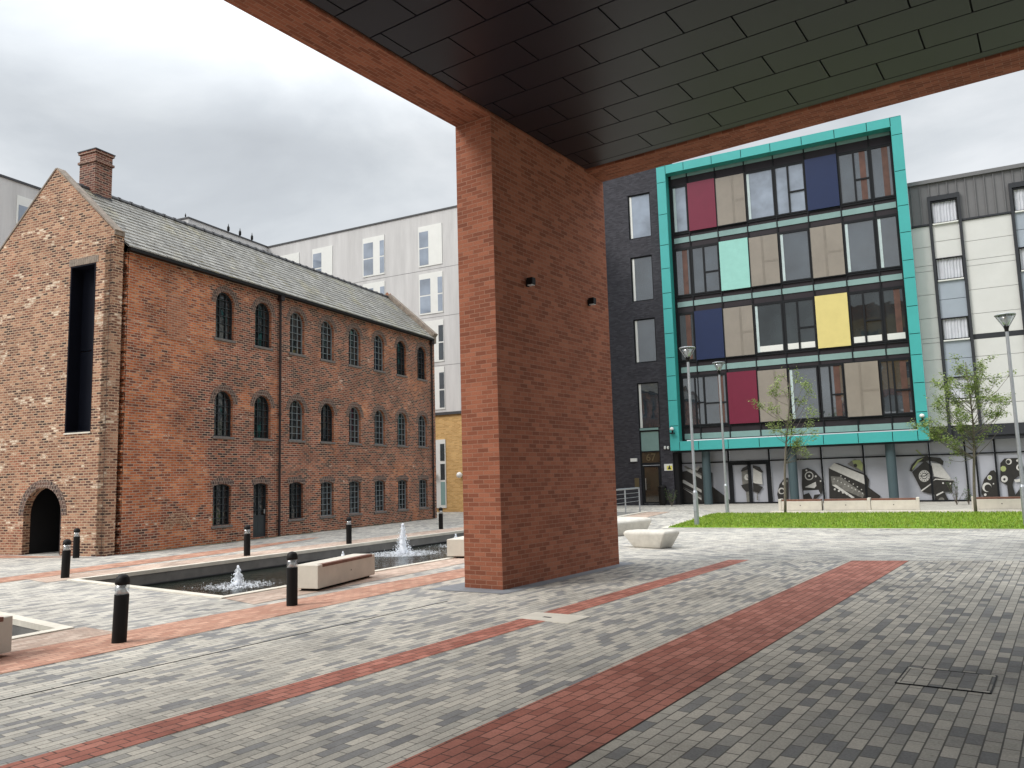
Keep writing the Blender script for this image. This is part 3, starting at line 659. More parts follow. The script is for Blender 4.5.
f.quad((.32, 0, 0), (.32, 1.4, 0), (.32, 1.4, 22), (.32, 0, 22)); f.quad((-9, 0, 0), (-9, 12, 0), (-9, 12, 22), (-9, 0, 22)); f.quad((-9, 0, 22), (.32, 0, 22), (.32, 12, 22), (-9, 12, 22))
f.build('dark_wall', 'darkbrick', ab, fix=False)
for i, (a, z0, b_, z1) in enumerate(dw):
    f = MB(); t_ = .07
    for bx in ((a, a+t_, z0, z1), (b_-t_, b_, z0, z1), (a+t_, b_-t_, z0, z0+t_), (a+t_, b_-t_, z1-t_, z1)): f.box(bx[0], bx[1], .06, .16, bx[2], bx[3])
    wn = f.build('window', 'mullion', ab)
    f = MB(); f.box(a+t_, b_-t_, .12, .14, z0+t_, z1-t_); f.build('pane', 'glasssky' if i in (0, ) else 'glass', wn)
    f = MB(); f.box(a+t_, a+t_+.14, .105, .118, z0+t_, z1-t_); f.build('blind_edge', 'whiteframe', wn)
# entrance bay
f = MB(); a, z0, b_, z1 = strp
for bx in ((a, a+.08, z0, z1), (b_-.08, b_, z0, z1), (a+.08, b_-.08, 2.37, 2.52), (a+.08, b_-.08, 3.15, 3.22), (a+.08, b_-.08, 4.38, 4.45), (a+.08, b_-.08, .03, .08)): f.box(bx[0], bx[1], .04, .16, bx[2], bx[3])
en = f.build('entrance_bay', 'mullion', ab)
f = MB(); f.box(a+.08, b_-.08, .08, .12, 3.22, 4.38); f.build('mint_panel', 'mintstrip', en)
f = MB(); f.box(a+.08, b_-.08, .08, .12, 2.52, 3.15); f.build('transom_light', 'brownglass', en)
f = MB(); f.box(a+.06, b_-.06, -.02, .05, 4.47, 4.6); f.build('sill_strip', 'mintstrip', en)
dr_ = MB()
for bx in ((a+.10, a+.20, .09, 2.36), (b_-.20, b_-.10, .09, 2.36), (a+.2, b_-.2, .09, .18), (a+.2, b_-.2, 2.26, 2.36)): dr_.box(bx[0], bx[1], .05, .13, bx[2], bx[3])
dor = dr_.build('door', 'mullion', ab)
f = MB(); f.box(a+.2, b_-.2, .08, .10, .18, 2.26); f.build('pane', 'brownglass', dor)
f = MB(); f.tube([(a+.26, .03, .9), (a+.26, .03, 1.6)], .02, 8); f.build('handle', 'stainless', dor)
def text(body, size, mat, loc, parent, rz=0, name='lettering'):
    cu = bpy.data.curves.new(name, 'FONT'); cu.body = body; cu.size = size; cu.extrude = .004; cu.align_x = 'CENTER'; cu.align_y = 'CENTER'; cu.materials.append(M[mat])
    o = bpy.data.objects.new(name, cu); COL.objects.link(o)
    bpy.context.view_layer.update(); dg = bpy.context.evaluated_depsgraph_get(); me = bpy.data.meshes.new_from_object(o.evaluated_get(dg)); bpy.data.objects.remove(o)
    o = bpy.data.objects.new(name, me); COL.objects.link(o); o.parent = parent; o.location = loc; o.rotation_euler = (R(90), 0, rz); return o
text('67', .62, 'gold', ((a+b_)/2, .072, 2.82), en, name='house_number')

# turquoise frame: separate cladding panels over a dark carcass
FY0, FY1 = -.60, .16
f = MB(); FO = (.40, 13.84, 3.16, 20.40); FI = (.94, 13.32, 3.68, 19.90)
vz = [3.16, 4.6, 6.1, 7.55, 8.65, 10.1, 11.6, 12.55, 14.05, 15.5, 17.4, 19.4, 20.40]
for i in range(len(vz)-1):
    for xa, xb in ((FO[0], FI[0]), (FI[1], FO[1])): f.box(xa+(.018 if xa > 5 else 0), xb-(.018 if xa < 5 else 0), FY0, FY0+.03, vz[i]+.018, vz[i+1]-.018)
hx = [.94, 2.05, 3.74, 5.45, 7.10, 8.80, 10.52, 12.16, 13.32]
for i in range(len(hx)-1):
    f.box(hx[i]+.018, hx[i+1]-.018, FY0, FY0+.03, FO[2], FI[2]); f.box(hx[i]+.018, hx[i+1]-.018, FY0, FY0+.03, FI[3], FO[3])
f.box(FO[0]-.015, FO[0], FY0+.001, .0, FO[2], FO[3]); f.box(FO[1], FO[1]+.015, FY0+.001, .25, FO[2], FO[3]); f.box(FO[0], FO[1], FY0+.001, 1.2, FO[3], FO[3]+.015); f.box(FO[0], FO[1], FY0+.001, FY0+.4, FO[2]-.015, FO[2])
fr = f.build('turquoise_frame', 'turq', ab)
f = MB(); f.box(FI[0]-.03, FI[0], FY0+.02, .0, FI[2], FI[3]); f.box(FI[1], FI[1]+.03, FY0+.02, .0, FI[2], FI[3]); f.box(FI[0]-.03, FI[1]+.03, FY0+.02, .0, FI[3], FI[3]+.03); f.box(FI[0]-.03, FI[1]+.03, FY0+.02, .0, FI[2]-.03, FI[2])
f.build('frame_reveal', 'turqdark', fr)
f = MB(); f.box(FO[0], FI[0]-.03, FY0+.031, 1.1, FO[2], FO[3]); f.box(FI[1]+.03, FO[1], FY0+.031, 1.1, FO[2], FO[3]); f.box(FI[0]-.03, FI[1]+.03, FY0+.031, 1.1, FO[2], FI[2]-.031); f.box(FI[0]-.03, FI[1]+.03, FY0+.031, 1.1, FI[3]+.031, FO[3])
f.build('frame_carcass', 'shadow_gap', fr)
f = MB(); f.box(.64, 13.32, .10, .6, 3.78, 20.22); f.build('spandrel_backing', 'spandrel', ab)
rowsz = [(16.28, 19.18), (12.38, 15.25), (8.45, 11.30), (4.58, 7.48)]
strips = [(19.72, 20.05), (15.65, 15.97), (11.72, 12.03), (7.75, 8.08), (3.80, 4.13)]
for z0, z1 in strips:
    f = MB()
    for i in range(8): f.box(UC[i]+.035, UC[i+1]-.035, .055, .098, z0, z1)
    f.build('mint_strip', 'mintstrip', ab)
f = MB()
for i, u in enumerate(UC): f.box(u-.028, u+.028, .02, .10, 3.79, 20.2)
for z0, z1 in rowsz:
    f.box(.68, 13.29, .03, .099, z0-.10, z0); f.box(.68, 13.29, .03, .099, z1, z1+.07)
f.build('mullion_grid', 'mullion', ab)
U4 = [1.05, 3.74, 5.45, 7.10, 8.72, 10.02, 11.75, 13.28]
layout = [(0, UC, 'GmBGWnDD'), (1, UC, 'DWtBGBGG'), (2, UC, 'DnBSWyWW'), (3, U4, 'DmBGWBW')]
layout[3] = (3, [1.05, 3.74, 5.45, 7.10, 8.72, 10.02, 11.75, 13.28], 'DmBGWBW')
pn = {'m': ('maroon', 'maroon glazed panel'), 'n': ('navy', 'navy blue glazed panel'), 't': ('mint', 'mint green glazed panel'), 'y': ('yellow', 'pale yellow glazed panel')}
for r_, cols, code in layout:
    z0, z1 = rowsz[r_]
    for i, c in enumerate(code):
        a, b_ = cols[i]+.03, cols[i+1]-.03
        if c in pn:
            f = MB(); f.box(a, b_, -.05, .09, z0-.02, z1+.05); o = f.build('panel', pn[c][0], ab); o['label'] = pn[c][1]
        elif c == 'B':
            f = MB(); f.box(a, b_, -.03, .06, z0, z1); o = f.build('blind_panel', 'blind', ab); o['label'] = 'beige screened window panel'
            f = MB(); f.box(a-.03, a, -.06, .06, z0-.05, z1+.05); f.box(a, b_+.03, -.06, .05, z0-.05, z0-.005); f.build('panel_edge', 'mullion', o)
            k_ = a+(b_-a)*(.42 if i % 2 else .55); f = MB(); f.box(k_, k_+.13, -.034, -.031, z0+.03, z1-.03); f.box(k_+.13, b_-.05, -.034, -.031, z0+(z1-z0)*.45, z0+(z1-z0)*.45+.12); f.build('inner_frame', 'blinddark', o)
        else:
            t_ = .075; f = MB()
            for bx in ((a, a+t_, z0, z1), (b_-t_, b_, z0, z1), (a+t_, b_-t_, z0, z0+t_), (a+t_, b_-t_, z1-t_, z1)): f.box(bx[0], bx[1], .0, .09, bx[2], bx[3])
            if c in 'WD' :
                m_ = a+(b_-a)*(.45 if c == 'W' else .5)
                if b_-a > 1.2:
                    f.box(m_-.05, m_+.05, -.005, .088, z0+t_, z1-t_); f.box(m_+.05, b_-t_, -.004, .086, z0+(z1-z0)*.42, z0+(z1-z0)*.42+.09)
                if b_-a > 2: f.box(a+.75, a+.83, -.005, .087, z0+t_, z1-t_); f.box(a+.83, m_-.05, -.004, .085, z0+1.3, z0+1.38)
            wn = f.build('window', 'mullion', ab)
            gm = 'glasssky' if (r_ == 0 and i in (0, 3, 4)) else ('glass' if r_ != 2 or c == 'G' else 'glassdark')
            f = MB(); f.box(a+t_, b_-t_, .055, .085, z0+t_, z1-t_); f.build('pane', gm, wn)
            if c in 'GS':
                f = MB(); f.box(a+t_+.02, a+t_+.16, .03, .053, z0+t_+.01, z1-t_-.01); f.build('blind_edge', 'palestrip', wn)
            if c == 'D' or (c == 'W' and (i+r_) % 2):
                f = MB(); f.box(b_-t_-.42, b_-t_-.12, .04, .053, z0+t_+.01, z1-t_-.01); f.build('curtain', 'browncurtain', wn)  # brown strip painted in place of a reflection on the pane
            if r_ == 2 and i >= 3:   # pale sills visible low behind the glass
                f = MB(); f.box(a+.10, b_-.10, .035, .053, z0+.09, z0+.42)
                f.build('pale_screen', 'whiteframe', wn)
# small cameras on the frame
for px, py, lab in ((672.5, 429, 'small white security camera at the left foot of the turquoise frame'), (922, 416, 'small white security camera at the right foot of the turquoise frame')):
    u, z = SF.onY(px, py, -.6)
    t = thing('security_camera', lab, 'camera', SF.w(u, -.6, z), SF.rz, 'cameras on the turquoise frame')
    f = MB(); f.box(-.04, .04, -.05, 0, -.28, .05); f.box(-.14, .14, -.28, -.03, -.28, -.22); f.build('bracket', 'mullion', t)
    f = MB(); f.lathe([(.02, -.09), (.09, -.07), (.125, 0), (.09, .08), (.02, .11)], 14, (0, -.15, .0)); f.build('dome', 'whitep', t, smooth=True)

# ------------------------------------------------------------------ ground floor shopfront (recessed under the frame, running right under the white block)
sh = MB(); SY = .85
ab2 = ab
def shop_bay(u0, u1, parent, zt=3.1, zm=2.42, door=False):
    f = MB(); f.box(u0-.045, u0+.045, SY-.06, SY+.06, 0, zt); f.box(u0+.045, u1-.045, SY-.04, SY+.05, zm-.035, zm+.035); f.box(u0+.045, u1-.045, SY-.04, SY+.05, 0, .09)
    if door:
        mid = (u0+u1)/2
        for bx in ((u0+.045, u0+.20, .09, zm-.04), (u1-.2, u1-.045, .09, zm-.04), (mid-.09, mid+.09, .09, zm-.04), (u0+.2, u1-.2, zm-.2, zm-.04)): f.box(bx[0], bx[1], SY-.05, SY+.03, bx[2], bx[3])
    o = f.build('shop_window', 'mullion', parent)
    f = MB(); f.box(u0+.05, u1-.05, SY+.06, SY+.08, .02, zm); f.box(u0+.05, u1-.05, SY+.062, SY+.082, zm, zt); f.build('vinyl_pane', 'vinyl', o)
    return o
bu = [SF.onY(x, 500, SY)[0] for x in (680, 731, 772, 824.5, 867)]+[SF.onY(x, 480, SY)[0] for x in (931.5, 967.5, 978, 997.5)]
bays = []
for i in range(5):
    bays.append(shop_bay(bu[i], bu[i+1], ab, door=(i in (1,))))
f = MB(); f.box(.33, 13.9, .0, 1.1, 3.06, 3.17); f.build('shop_soffit', 'fascia', ab)
f = MB(); f.box(.322, .6, .1, .95, 0, 3.06); f.build('side_return', 'shadow_gap', ab)
for u in (2.31, 7.08, 12.02):
    f = MB(); f.tube([(u-.06, .12, 0), (u-.06, .12, 3.06)], .24, 24); f.build('column', 'column', ab, smooth=False)

# ------------------------------------------------------------------ white panelled block to the right
wb = thing('panelled_block', 'white panelled apartment block with grey seamed metal top storey and dark window strips', 'building', SF.w(13.9, 0, 0), SF.rz)
U0 = 13.9
def rb(m): m.v = [(v[0]-U0, v[1], v[2]) for v in m.v]; return m
UE = 34; stripsU = [(14.72, 16.22), (18.40, 19.95), (22.1, 23.6), (25.8, 27.3), (29.5, 31.0)]
f = MB(); f.box(U0-.04, UE, .42, 12, 3.3, 16.7); rb(f).build('backing_wall', 'shadow_gap', wb)
edges = [U0-.04]+[e for s_ in stripsU for e in s_]+[UE]
jz = [3.84, 4.9, 6.15, 7.3, 8.19, 8.44, 9.5, 10.75, 12.0, 12.3, 13.3, 14.42]
for k in range(0, len(edges), 2):
    f = MB()
    for i in range(len(jz)-1):
        if jz[i] == 8.19:
            if k >= 2: continue
        f.box(edges[k]+.01, edges[k+1]-.01, .30, .41, jz[i]+.010, jz[i+1]-.010)
    rb(f).build('white_cladding', 'whitepanel', wb)
f = MB()
for k in range(2, len(edges), 2): f.box(edges[k], edges[k+1], .29, .41, 8.19, 8.44)
f.box(U0-.04, UE, .22, .6, 3.10, 3.3)
for k in range(2, len(edges), 2): f.box(edges[k], edges[k+1], .12, .42, 3.3, 3.82)
f.box(U0-.04, 16.2, .30, .41, 3.3, 3.82)
rb(f).build('dark_bands', 'fascia', wb)
f = MB()
for k in range(0, len(edges), 2):
    f.box(edges[k], edges[k+1], .34, .41, 14.52, 16.70)
for (a, b_) in stripsU: f.box(a-.001, b_+.001, .342, .41, 15.95, 16.70)
u = U0+.1
while u < UE:
    inside = any(a-.02 < u < b_+.02 for a, b_ in stripsU)
    f.box(u-.02, u+.02, .27, .339, 16.0 if inside else 14.52, 16.70); u += .42
rb(f).build('seamed_metal', 'seam', wb)
f = MB(); f.box(U0-.04, UE, .18, 12, 16.701, 16.90); rb(f).build('roof_edge', 'seam', wb)
f = MB()
for k in range(0, len(edges), 2):
    f = MB(); f.box(edges[k], edges[k+1], .22, .41, 14.43, 14.52); rb(f).build('metal_drip', 'fascia', wb)
levels = [(14.42, 15.66, 'w'), (12.6, 14.42, 'p'), (11.38, 12.6, 'w'), (9.42, 11.38, 'b'), (8.22, 9.42, 'w'), (6.34, 8.22, 'b'), (5.12, 6.34, 'w'), (3.84, 5.12, 'p')]
for si, (a, b_) in enumerate(stripsU):
    f = MB(); f.box(a, a+.13, .16, .42, 3.3, 15.95); f.box(b_-.13, b_, .16, .42, 3.3, 15.95); f.box(a+.13, b_-.13, .16, .42, 15.70, 15.95)
    rb(f).build('window_channel', 'fascia', wb)
    for z0, z1, c in levels:
        if c == 'w':
            f = MB()
            for bx in ((a+.13, a+.18, z0, z1), (b_-.18, b_-.13, z0, z1), (a+.18, b_-.18, z0, z0+.07), (a+.18, b_-.18, z1-.05, z1)): f.box(bx[0], bx[1], .20, .36, bx[2], bx[3])
            wn = rb(f).build('window', 'mullion', wb)
            f = MB(); n = 26; v = []; fs = []
            for q in range(n+1):
                u = a+.18+(b_-a-.36)*q/n; yy = .33+.025*math.sin(q*1.9+z0)+.01*math.sin(q*.7)
                v += [(u, yy, z0+.12), (u, yy, z1-.04)]
            f.add(v, [(2*q, 2*q+2, 2*q+3, 2*q+1) for q in range(n)]); rb(f).build('curtain', 'curtain', wn, fix=False)
            f = MB(); f.box(a+.16, b_-.16, .16, .30, z0-.02, z0+.05); rb(f).build('sill', 'whiteframe', wn)
        else:
            f = MB(); hh = (z1-z0)/2
            for q in range(2): f.box(a+.14, b_-.14, .27, .38, z0+q*hh+.012, z0+(q+1)*hh-.012)
            rb(f).build('infill_panel', 'bluepanel' if c == 'b' or si else 'whitepanel', wb)
for i in range(5, len(bu)-1):
    rb_ = shop_bay(bu[i], bu[i+1], wb); 
    bays.append(rb_)
last = shop_bay(bu[-1], 18.6, wb); bays.append(last)
for q in range(5): bays.append(shop_bay(18.6+q*3, 21.6+q*3, wb))
for o in bays[5:]:
    o.location.x -= U0
# drawings printed on the shop windows (vinyl): drawn on the window plane
def pr(name, pts, mat, parent, d=.0, px=True, off=0.0):
    P = [SF.onY(x, y, SY) for x, y in pts] if px else pts
    f = MB(); f.prism([(a, b) for a, b in P], lambda a, b, dd: (a-off, dd, b), SY+.052-d-.003, SY+.058-d); return f.build(name, mat, parent)
def disc(cx, cy, r, n=18, sx=1): return [(cx+r*sx*math.cos(6.2832*k/n), cy+r*math.sin(6.2832*k/n)) for k in range(n)]
def printing(parent, items, off=0.0):
    for d, (mat, pts) in enumerate(items): pr('window_print', pts, mat, parent, .0015*d+.004*(d > 0), True, off)
def group_print(parent, items, off=0.0):
    bym = {}
    for d, (mat, pts) in enumerate(items):
        P = [SF.onY(x, y, SY) for x, y in pts]
        f = bym.setdefault(mat, MB()); dd0 = .012+.0015*d
        f.prism(P, lambda a, b, dd: (a-off, dd, b), SY-dd0-.001, SY-dd0)
    for k, f in bym.items(): f.build('window_print', k, parent)
c2 = lambda X, Y, sx, sy: lambda a, b: (X+a/sx, Y+b/sx)
def px_items(ox, oy, s, L): return [(m_, [(ox+x/s, oy+y/s) for x, y in pts]) for m_, pts in L]
# 1: diagonal machine blades (left bay)   crop origin (625,440) scale 7.31
group_print(bays[0], px_items(625, 440, 7.31, [
    ('ink', [(385, 240), (560, 200), (640, 240), (640, 340), (790, 455), (790, 468), (385, 468)]),
    ('inkgrey', [(430, 195), (445, 190), (560, 245), (560, 275)]), ('inkpale', [(435, 215), (480, 215), (560, 262), (560, 285)]),
    ('inkpale', [(510, 215), (540, 185), (548, 200), (530, 225)]), ('inkpale', [(400, 300), (430, 290), (560, 365), (560, 385)]),
    ('inkgrey', [(400, 330), (560, 405), (560, 425)]), ('inkpale', [(420, 350), (560, 425), (560, 440)]), ('ink', [(630, 260), (640, 290), (640, 420), (620, 420)])]))
# 2: clock tower on the doors     origin (720,440) scale 7.31
group_print(bays[1], px_items(720, 440, 7.31, [
    ('ink', [(152, 228), (165, 205), (205, 186), (225, 184), (225, 205), (160, 232)]), ('ink', [(240, 184), (290, 196), (316, 235), (300, 240), (240, 205)]),
    ('inkgrey', [(158, 232), (220, 215), (220, 320), (165, 330)]), ('inkpale', disc(197, 272, 22, 16, .85)), ('ink', [(196, 255), (199, 255), (199, 273), (212, 283), (209, 286), (196, 276)]),
    ('inkpale', [(243, 205), (305, 240), (312, 325), (243, 315)]), ('ink', [(155, 330), (220, 312), (222, 375), (190, 378), (165, 350)]), ('ink', [(243, 310), (316, 345), (300, 360), (285, 388), (255, 378), (243, 378)]),
    ('inkgrey', [(190, 378), (222, 378), (228, 458), (198, 458)]), ('inkgrey', [(270, 388), (276, 388), (278, 440), (270, 440)])]))
# 3: two halves of a watch movement
L = [('ink', [(600, 215), (640, 203), (690, 225), (735, 275), (752, 330), (745, 385), (700, 435), (610, 435), (598, 330)]), ('ink', [(500, 275), (470, 280), (435, 325), (418, 395), (428, 438), (500, 438)]),
     ('inkpale', disc(652, 262, 32, 16)), ('ink', disc(652, 262, 25, 16)), ('inkpale', disc(652, 262, 8, 8)), ('inkpale', [(620, 345), (700, 305), (705, 335), (690, 352)]), ('inkpale', disc(632, 222, 7, 8)), ('inkpale', disc(700, 265, 8, 8)), ('inkpale', disc(735, 300, 6, 8)),
     ('vinyl', [(610, 370), (720, 365), (735, 395), (690, 400), (680, 435), (650, 385), (612, 400)]),
     ('inkpale', disc(468, 318, 13, 10)), ('inkpale', disc(450, 372, 24, 14)), ('ink', disc(452, 374, 16, 12)), ('inkgrey', disc(490, 300, 9, 8))]
group_print(bays[2], px_items(720, 440, 7.31, L))
# 4: old locomotive-like machine plate     origin (800,440)
L = [('ink', [(210, 205), (250, 170), (280, 170), (480, 250), (505, 290), (500, 345), (590, 410), (580, 428), (215, 428)]),
     ('inkpale', [(212, 205), (250, 168), (480, 262), (488, 330), (330, 260), (230, 215)]), ('inkgrey', [(345, 175), (400, 140), (465, 165), (475, 240), (430, 225)]), ('inkgreen', [(380, 150), (440, 145), (460, 180), (455, 225), (400, 190)]), ('ink', disc(405, 186, 14, 8)),
     ('inkgrey', [(225, 265), (300, 270), (470, 395), (460, 425), (235, 330)]), ('inkpale', [(235, 330), (260, 325), (400, 420), (380, 425)])]
for q in range(9): L.append(('inkpale', disc(250+q*26, 285+q*13, 5, 6)))
for q in range(6): L.append(('inkpale', disc(300+q*30, 262+q*20, 5, 6)))
for q in range(4): L.append(('inkpale', disc(255+q*30, 360+q*12, 8, 7)))
group_print(bays[3], px_items(800, 440, 7.31, L))
# 5: leaning clock tower     origin (884,440)
L = [('ink', [(186, 225), (200, 185), (240, 140), (300, 120), (410, 130), (436, 155), (430, 185), (380, 160), (330, 150), (245, 165), (205, 232)]), ('inkgreen', [(210, 200), (245, 150), (290, 130), (250, 165), (205, 222)]),
     ('ink', [(205, 235), (300, 150), (350, 190), (358, 300), (275, 372)]), ('inkpale', disc(295, 263, 43, 24, .95)), ('ink', disc(295, 263, 24, 16, .95)), ('inkpale', disc(295, 263, 18, 12)), ('ink', [(262, 260), (298, 260), (298, 268), (262, 266)]), ('ink', [(295, 262), (322, 240), (325, 246), (298, 268)]),
     ('inkpale', [(345, 165), (410, 175), (490, 280), (470, 290), (365, 265)]), ('ink', [(360, 270), (515, 292), (495, 330), (500, 380), (440, 378), (485, 462), (380, 462), (370, 400), (270, 375), (355, 305)]),
     ('inkpale', [(358, 300), (375, 282), (512, 290), (512, 296), (378, 290)]), ('inkpale', [(270, 368), (355, 310), (356, 316), (274, 378)]), ('inkpale', [(380, 400), (430, 375), (437, 382), (385, 410)]), ('inkgrey', disc(420, 440, 22, 12)), ('inkpale', disc(432, 315, 7, 6)), ('inkpale', disc(485, 318, 7, 6)), ('inkgreen', [(228, 75), (240, 70), (290, 118), (284, 122)])]
for q in range(12):
    a = q*math.pi/6; L.append(('ink', disc(295+34*math.cos(a)*.95, 263+34*math.sin(a), 4, 5)))
cut = 343
group_print(bays[4], px_items(884, 440, 7.31, L))
L = [('ink', [(712, 350), (730, 290), (780, 225), (805, 220), (818, 240), (830, 300), (850, 420), (730, 420), (712, 390)]), ('inkpale', disc(772, 275, 18, 12)), ('inkgreen', disc(772, 275, 11, 10)), ('inkpale', disc(752, 345, 34, 16)), ('ink', disc(760, 350, 26, 14)), ('inkpale', disc(800, 320, 6, 6)), ('inkpale', disc(740, 400, 10, 8))]
group_print(bays[7], px_items(884, 440, 7.31, L))
L = [('ink', [(850, 170), (880, 135), (990, 130), (1020, 200), (1020, 240), (950, 290), (940, 330), (960, 400), (990, 360), (1030, 360), (1030, 420), (910, 420), (900, 330), (850, 300)]), ('inkpale', disc(912, 158, 22, 14)), ('ink', disc(908, 160, 15, 12)), ('inkgreen', disc(872, 210, 22, 7)), ('inkpale', disc(880, 285, 25, 14)), ('ink', disc(880, 287, 9, 10)), ('inkpale', disc(990, 200, 24, 14)), ('ink', disc(994, 200, 16, 12)), ('inkpale', disc(975, 150, 9, 8)), ('inkpale', [(950, 290), (1020, 280), (1020, 300), (960, 310)])]
group_print(bays[8], px_items(884, 440, 7.31, L))

# signs and little fittings by the entrance
def plate(name, label, cat, px0, py0, px1, py1, mat, d=.03, parts=None):
    a, z1 = SF.onY(px0, py0); b_, z0 = SF.onY(px1, py1)
    t = thing(name, label, cat, SF.w(a, 0, z0), SF.rz)
    f = MB(); f.box(0, b_-a, -d, -.002, 0, z1-z0); f.build('board', mat, t); return t, b_-a, z1-z0
t, w_, h_ = plate('warning_sign', 'white and yellow warning sign beside the dark entrance door', 'sign', 664.2, 464, 673, 470.5, 'whitep')
f = MB(); f.box(w_*.30, w_*.95, -.036, -.031, h_*.08, h_*.72); f.build('yellow_field', 'signyellow', t)
f = MB(); f.prism([(w_*.42, h_*.2), (w_*.82, h_*.2), (w_*.62, h_*.85)], lambda a, b, d: (a, d, b), -.042, -.037); f.build('triangle', 'ink', t)
t, w_, h_ = plate('bulkhead_light', 'pale oblong bulkhead light left of the entrance door', 'wall light', 631, 458.5, 637.5, 461.5, 'whitep', .12)
t, w_, h_ = plate('entry_panel', 'brown brick patch with entry panel by the left of the door', 'panel', 634.6, 478, 639.5, 488.5, 'gold', .02)
for i, px in enumerate((665.3, 668.4)):
    u, z = SF.onY(px, 447.7)
    f = MB(); f.lathe([(.05, -.09), (.07, -.06), (.07, .06), (.05, .09)], 10, (0, -.07, 0)); o = f.build('alarm_light', 'whitep', None, loc=SF.w(u, 0, z), rz=SF.rz); tag(o, 'tiny white spot light beside the turquoise frame foot, %s of two' % ('left' if i == 0 else 'right'), 'wall light', 'tiny spot lights')
p = SF.w(-.30, -.35, 0)
t = thing('waste_bin', 'slim black litter bin against the dark wall by the door', 'bin', p, SF.rz)
f = MB(); f.lathe([(.20, .05), (.23, .1), (.25, .95), (.22, 1.0)], 16); f.build('body', 'black', t); f = MB(); f.lathe([(.26, 1.0), (.26, 1.08), (.15, 1.16)], 16); f.build('lid', 'black', t); f = MB(); f.box(-.16, .16, -.16, .16, 0, .05); f.build('base', 'black', t)

# ------------------------------------------------------------------ weeds by the wall
def weed(loc, h, n, seed, label, spread=.25):
    r = random.Random(seed); t = thing('weed', label, 'plant', loc, 0, 'weeds at the foot of the wall')
    f = MB(); g_ = MB()
    for i in range(n):
        a = r.uniform(0, 6.28); rr_ = r.uniform(.1, 1)*spread; hh = h*r.uniform(.5, 1)
        tip = Vector((math.cos(a)*rr_, math.sin(a)*rr_, hh)); f.tube([(0, 0, 0), tip*.5+Vector((0, 0, .03)), tip], [.010, .007, .003], 4)
        for q in range(9):
            c = tip*r.uniform(.35, 1.05)+Vector((r.gauss(0, .04), r.gauss(0, .04), 0)); s_ = r.uniform(.04, .08); b_ = r.uniform(0, 6.28)
            d1 = Vector((math.cos(b_), math.sin(b_), r.uniform(-.4, .6)))*s_; d2 = Vector((-math.sin(b_), math.cos(b_), r.uniform(-.3, .3)))*s_*.45
            g_.add([c-d1, c+d2, c+d1, c-d2], [(0, 1, 2, 3)])
    f.build('stem', 'bark', t); g_.build('leaves', 'weed', t, fix=False)
weed(gz(672, 506.5), 1.0, 16, 1, 'leafy green weed between the bin and the shop glass', .4)
weed(gz(957, 505), 1.3, 14, 2, 'tall loose weed before the leaning clock picture', .4)
weed(gz(969, 505), 1.0, 10, 3, 'thin weed left of the right planter bench', .25)

# ------------------------------------------------------------------ bollards
def make_bollard():
    t = thing('bollard', '', 'bollard', (0, 0, 0), 0, 'black lighted bollards round the pools')
    f = MB(); f.lathe([(.082, 0), (.082, .565), (.078, .57)], 24); f.build('post', 'black', t, smooth=False)
    f = MB(); f.lathe([(.074, .571), (.030, .645), (.055, .685)], 24); f.build('reflector', 'whitep', t, smooth=True)
    m_, nt_, b_ = (M.get('clear'), None, None)
    f = MB(); f.lathe([(.079, .572), (.079, .685)], 24); f.build('lens', 'clear', t, smooth=True)
    f = MB(); f.lathe([(.083, .686), (.083, .72), (.072, .765), (.045, .795), (.012, .803)], 24); f.build('cap', 'black', t, smooth=True)
    return t
m, nt, b = newmat('clear_lens'); nt.nodes.remove(b); tr = nd(nt, 'ShaderNodeBsdfTransparent'); gl = nd(nt, 'ShaderNodeBsdfGlossy'); gl.inputs['Roughness'].default_value = .08; mx = nd(nt, 'ShaderNodeMixShader'); mx.inputs[0].default_value = .22
tr.inputs[0].default_value = (.85, .88, .9, 1); nt.links.new(tr.outputs[0], mx.inputs[1]); nt.links.new(gl.outputs[0], mx.inputs[2]); nt.links.new(mx.outputs[0], nt.nodes['Material Output'].inputs[0]); M['clear'] = m
proto = make_bollard()
bspots = [((119, 643), 'large black bollard at the left edge of the red band, nearest to the camera', 3.2),
          ((292, 606), 'black bollard standing in front of the concrete bench at the pool', 0),
          ((65, 578), 'black bollard at the far left corner of the fountain pool', 1.2),
          ((76, 558), 'black bollard close to the arched passage of the brick gable', 0),
          ((247, 556), 'black bollard behind the pool in front of the workshop door', 0),
          ((349, 544), 'black bollard behind the pool beneath the middle windows', 0),
          ((441, 529), 'small distant black bollard before the tan brick wall', 0)]
for i, (p, lab, tilt) in enumerate(bspots):
    o = proto if i == 0 else copy_tree(proto); o.location = gz(*p); o['label'] = lab; o.rotation_euler = (0, R(tilt), R(37*i))

# ------------------------------------------------------------------ concrete benches
def bench(label, loc, rz, L_, Wd_, Hh, slot=True, group='concrete block benches by the pools'):
    t = thing('concrete_bench', label, 'bench', loc, rz, group)
    f = MB(); f.box(-Wd_, 0, 0, L_, .05, Hh); f.build('block', 'concrete', t, bevel=.012)
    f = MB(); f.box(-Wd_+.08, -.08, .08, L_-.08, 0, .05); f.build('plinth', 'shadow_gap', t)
    if slot:
        f = MB(); f.box(-.10, .006, .14, L_-.12, Hh-.045, Hh+.006)
        f.build('timber_inlay', 'timber', t, bevel=.004)
    f = MB(); f.tube([(-.002, L_*.55, Hh*.55), (.004, L_*.55, Hh*.55)], .014, 8); f.build('fixing', 'sillstone', t)
    return t
a_, b_ = gz(318, 592), gz(375, 577); d = b_-a_; rzb = math.atan2(-d.x, d.y)
bench('long pale concrete bench with timber inlay at the fountain pool edge', a_, rzb, d.length, .46, .44)
p = gz(450, 558)+Vector((.46, 0, 0)); bench('pale concrete bench half hidden behind the brick pillar', p, rzb, 2.0, .46, .44)
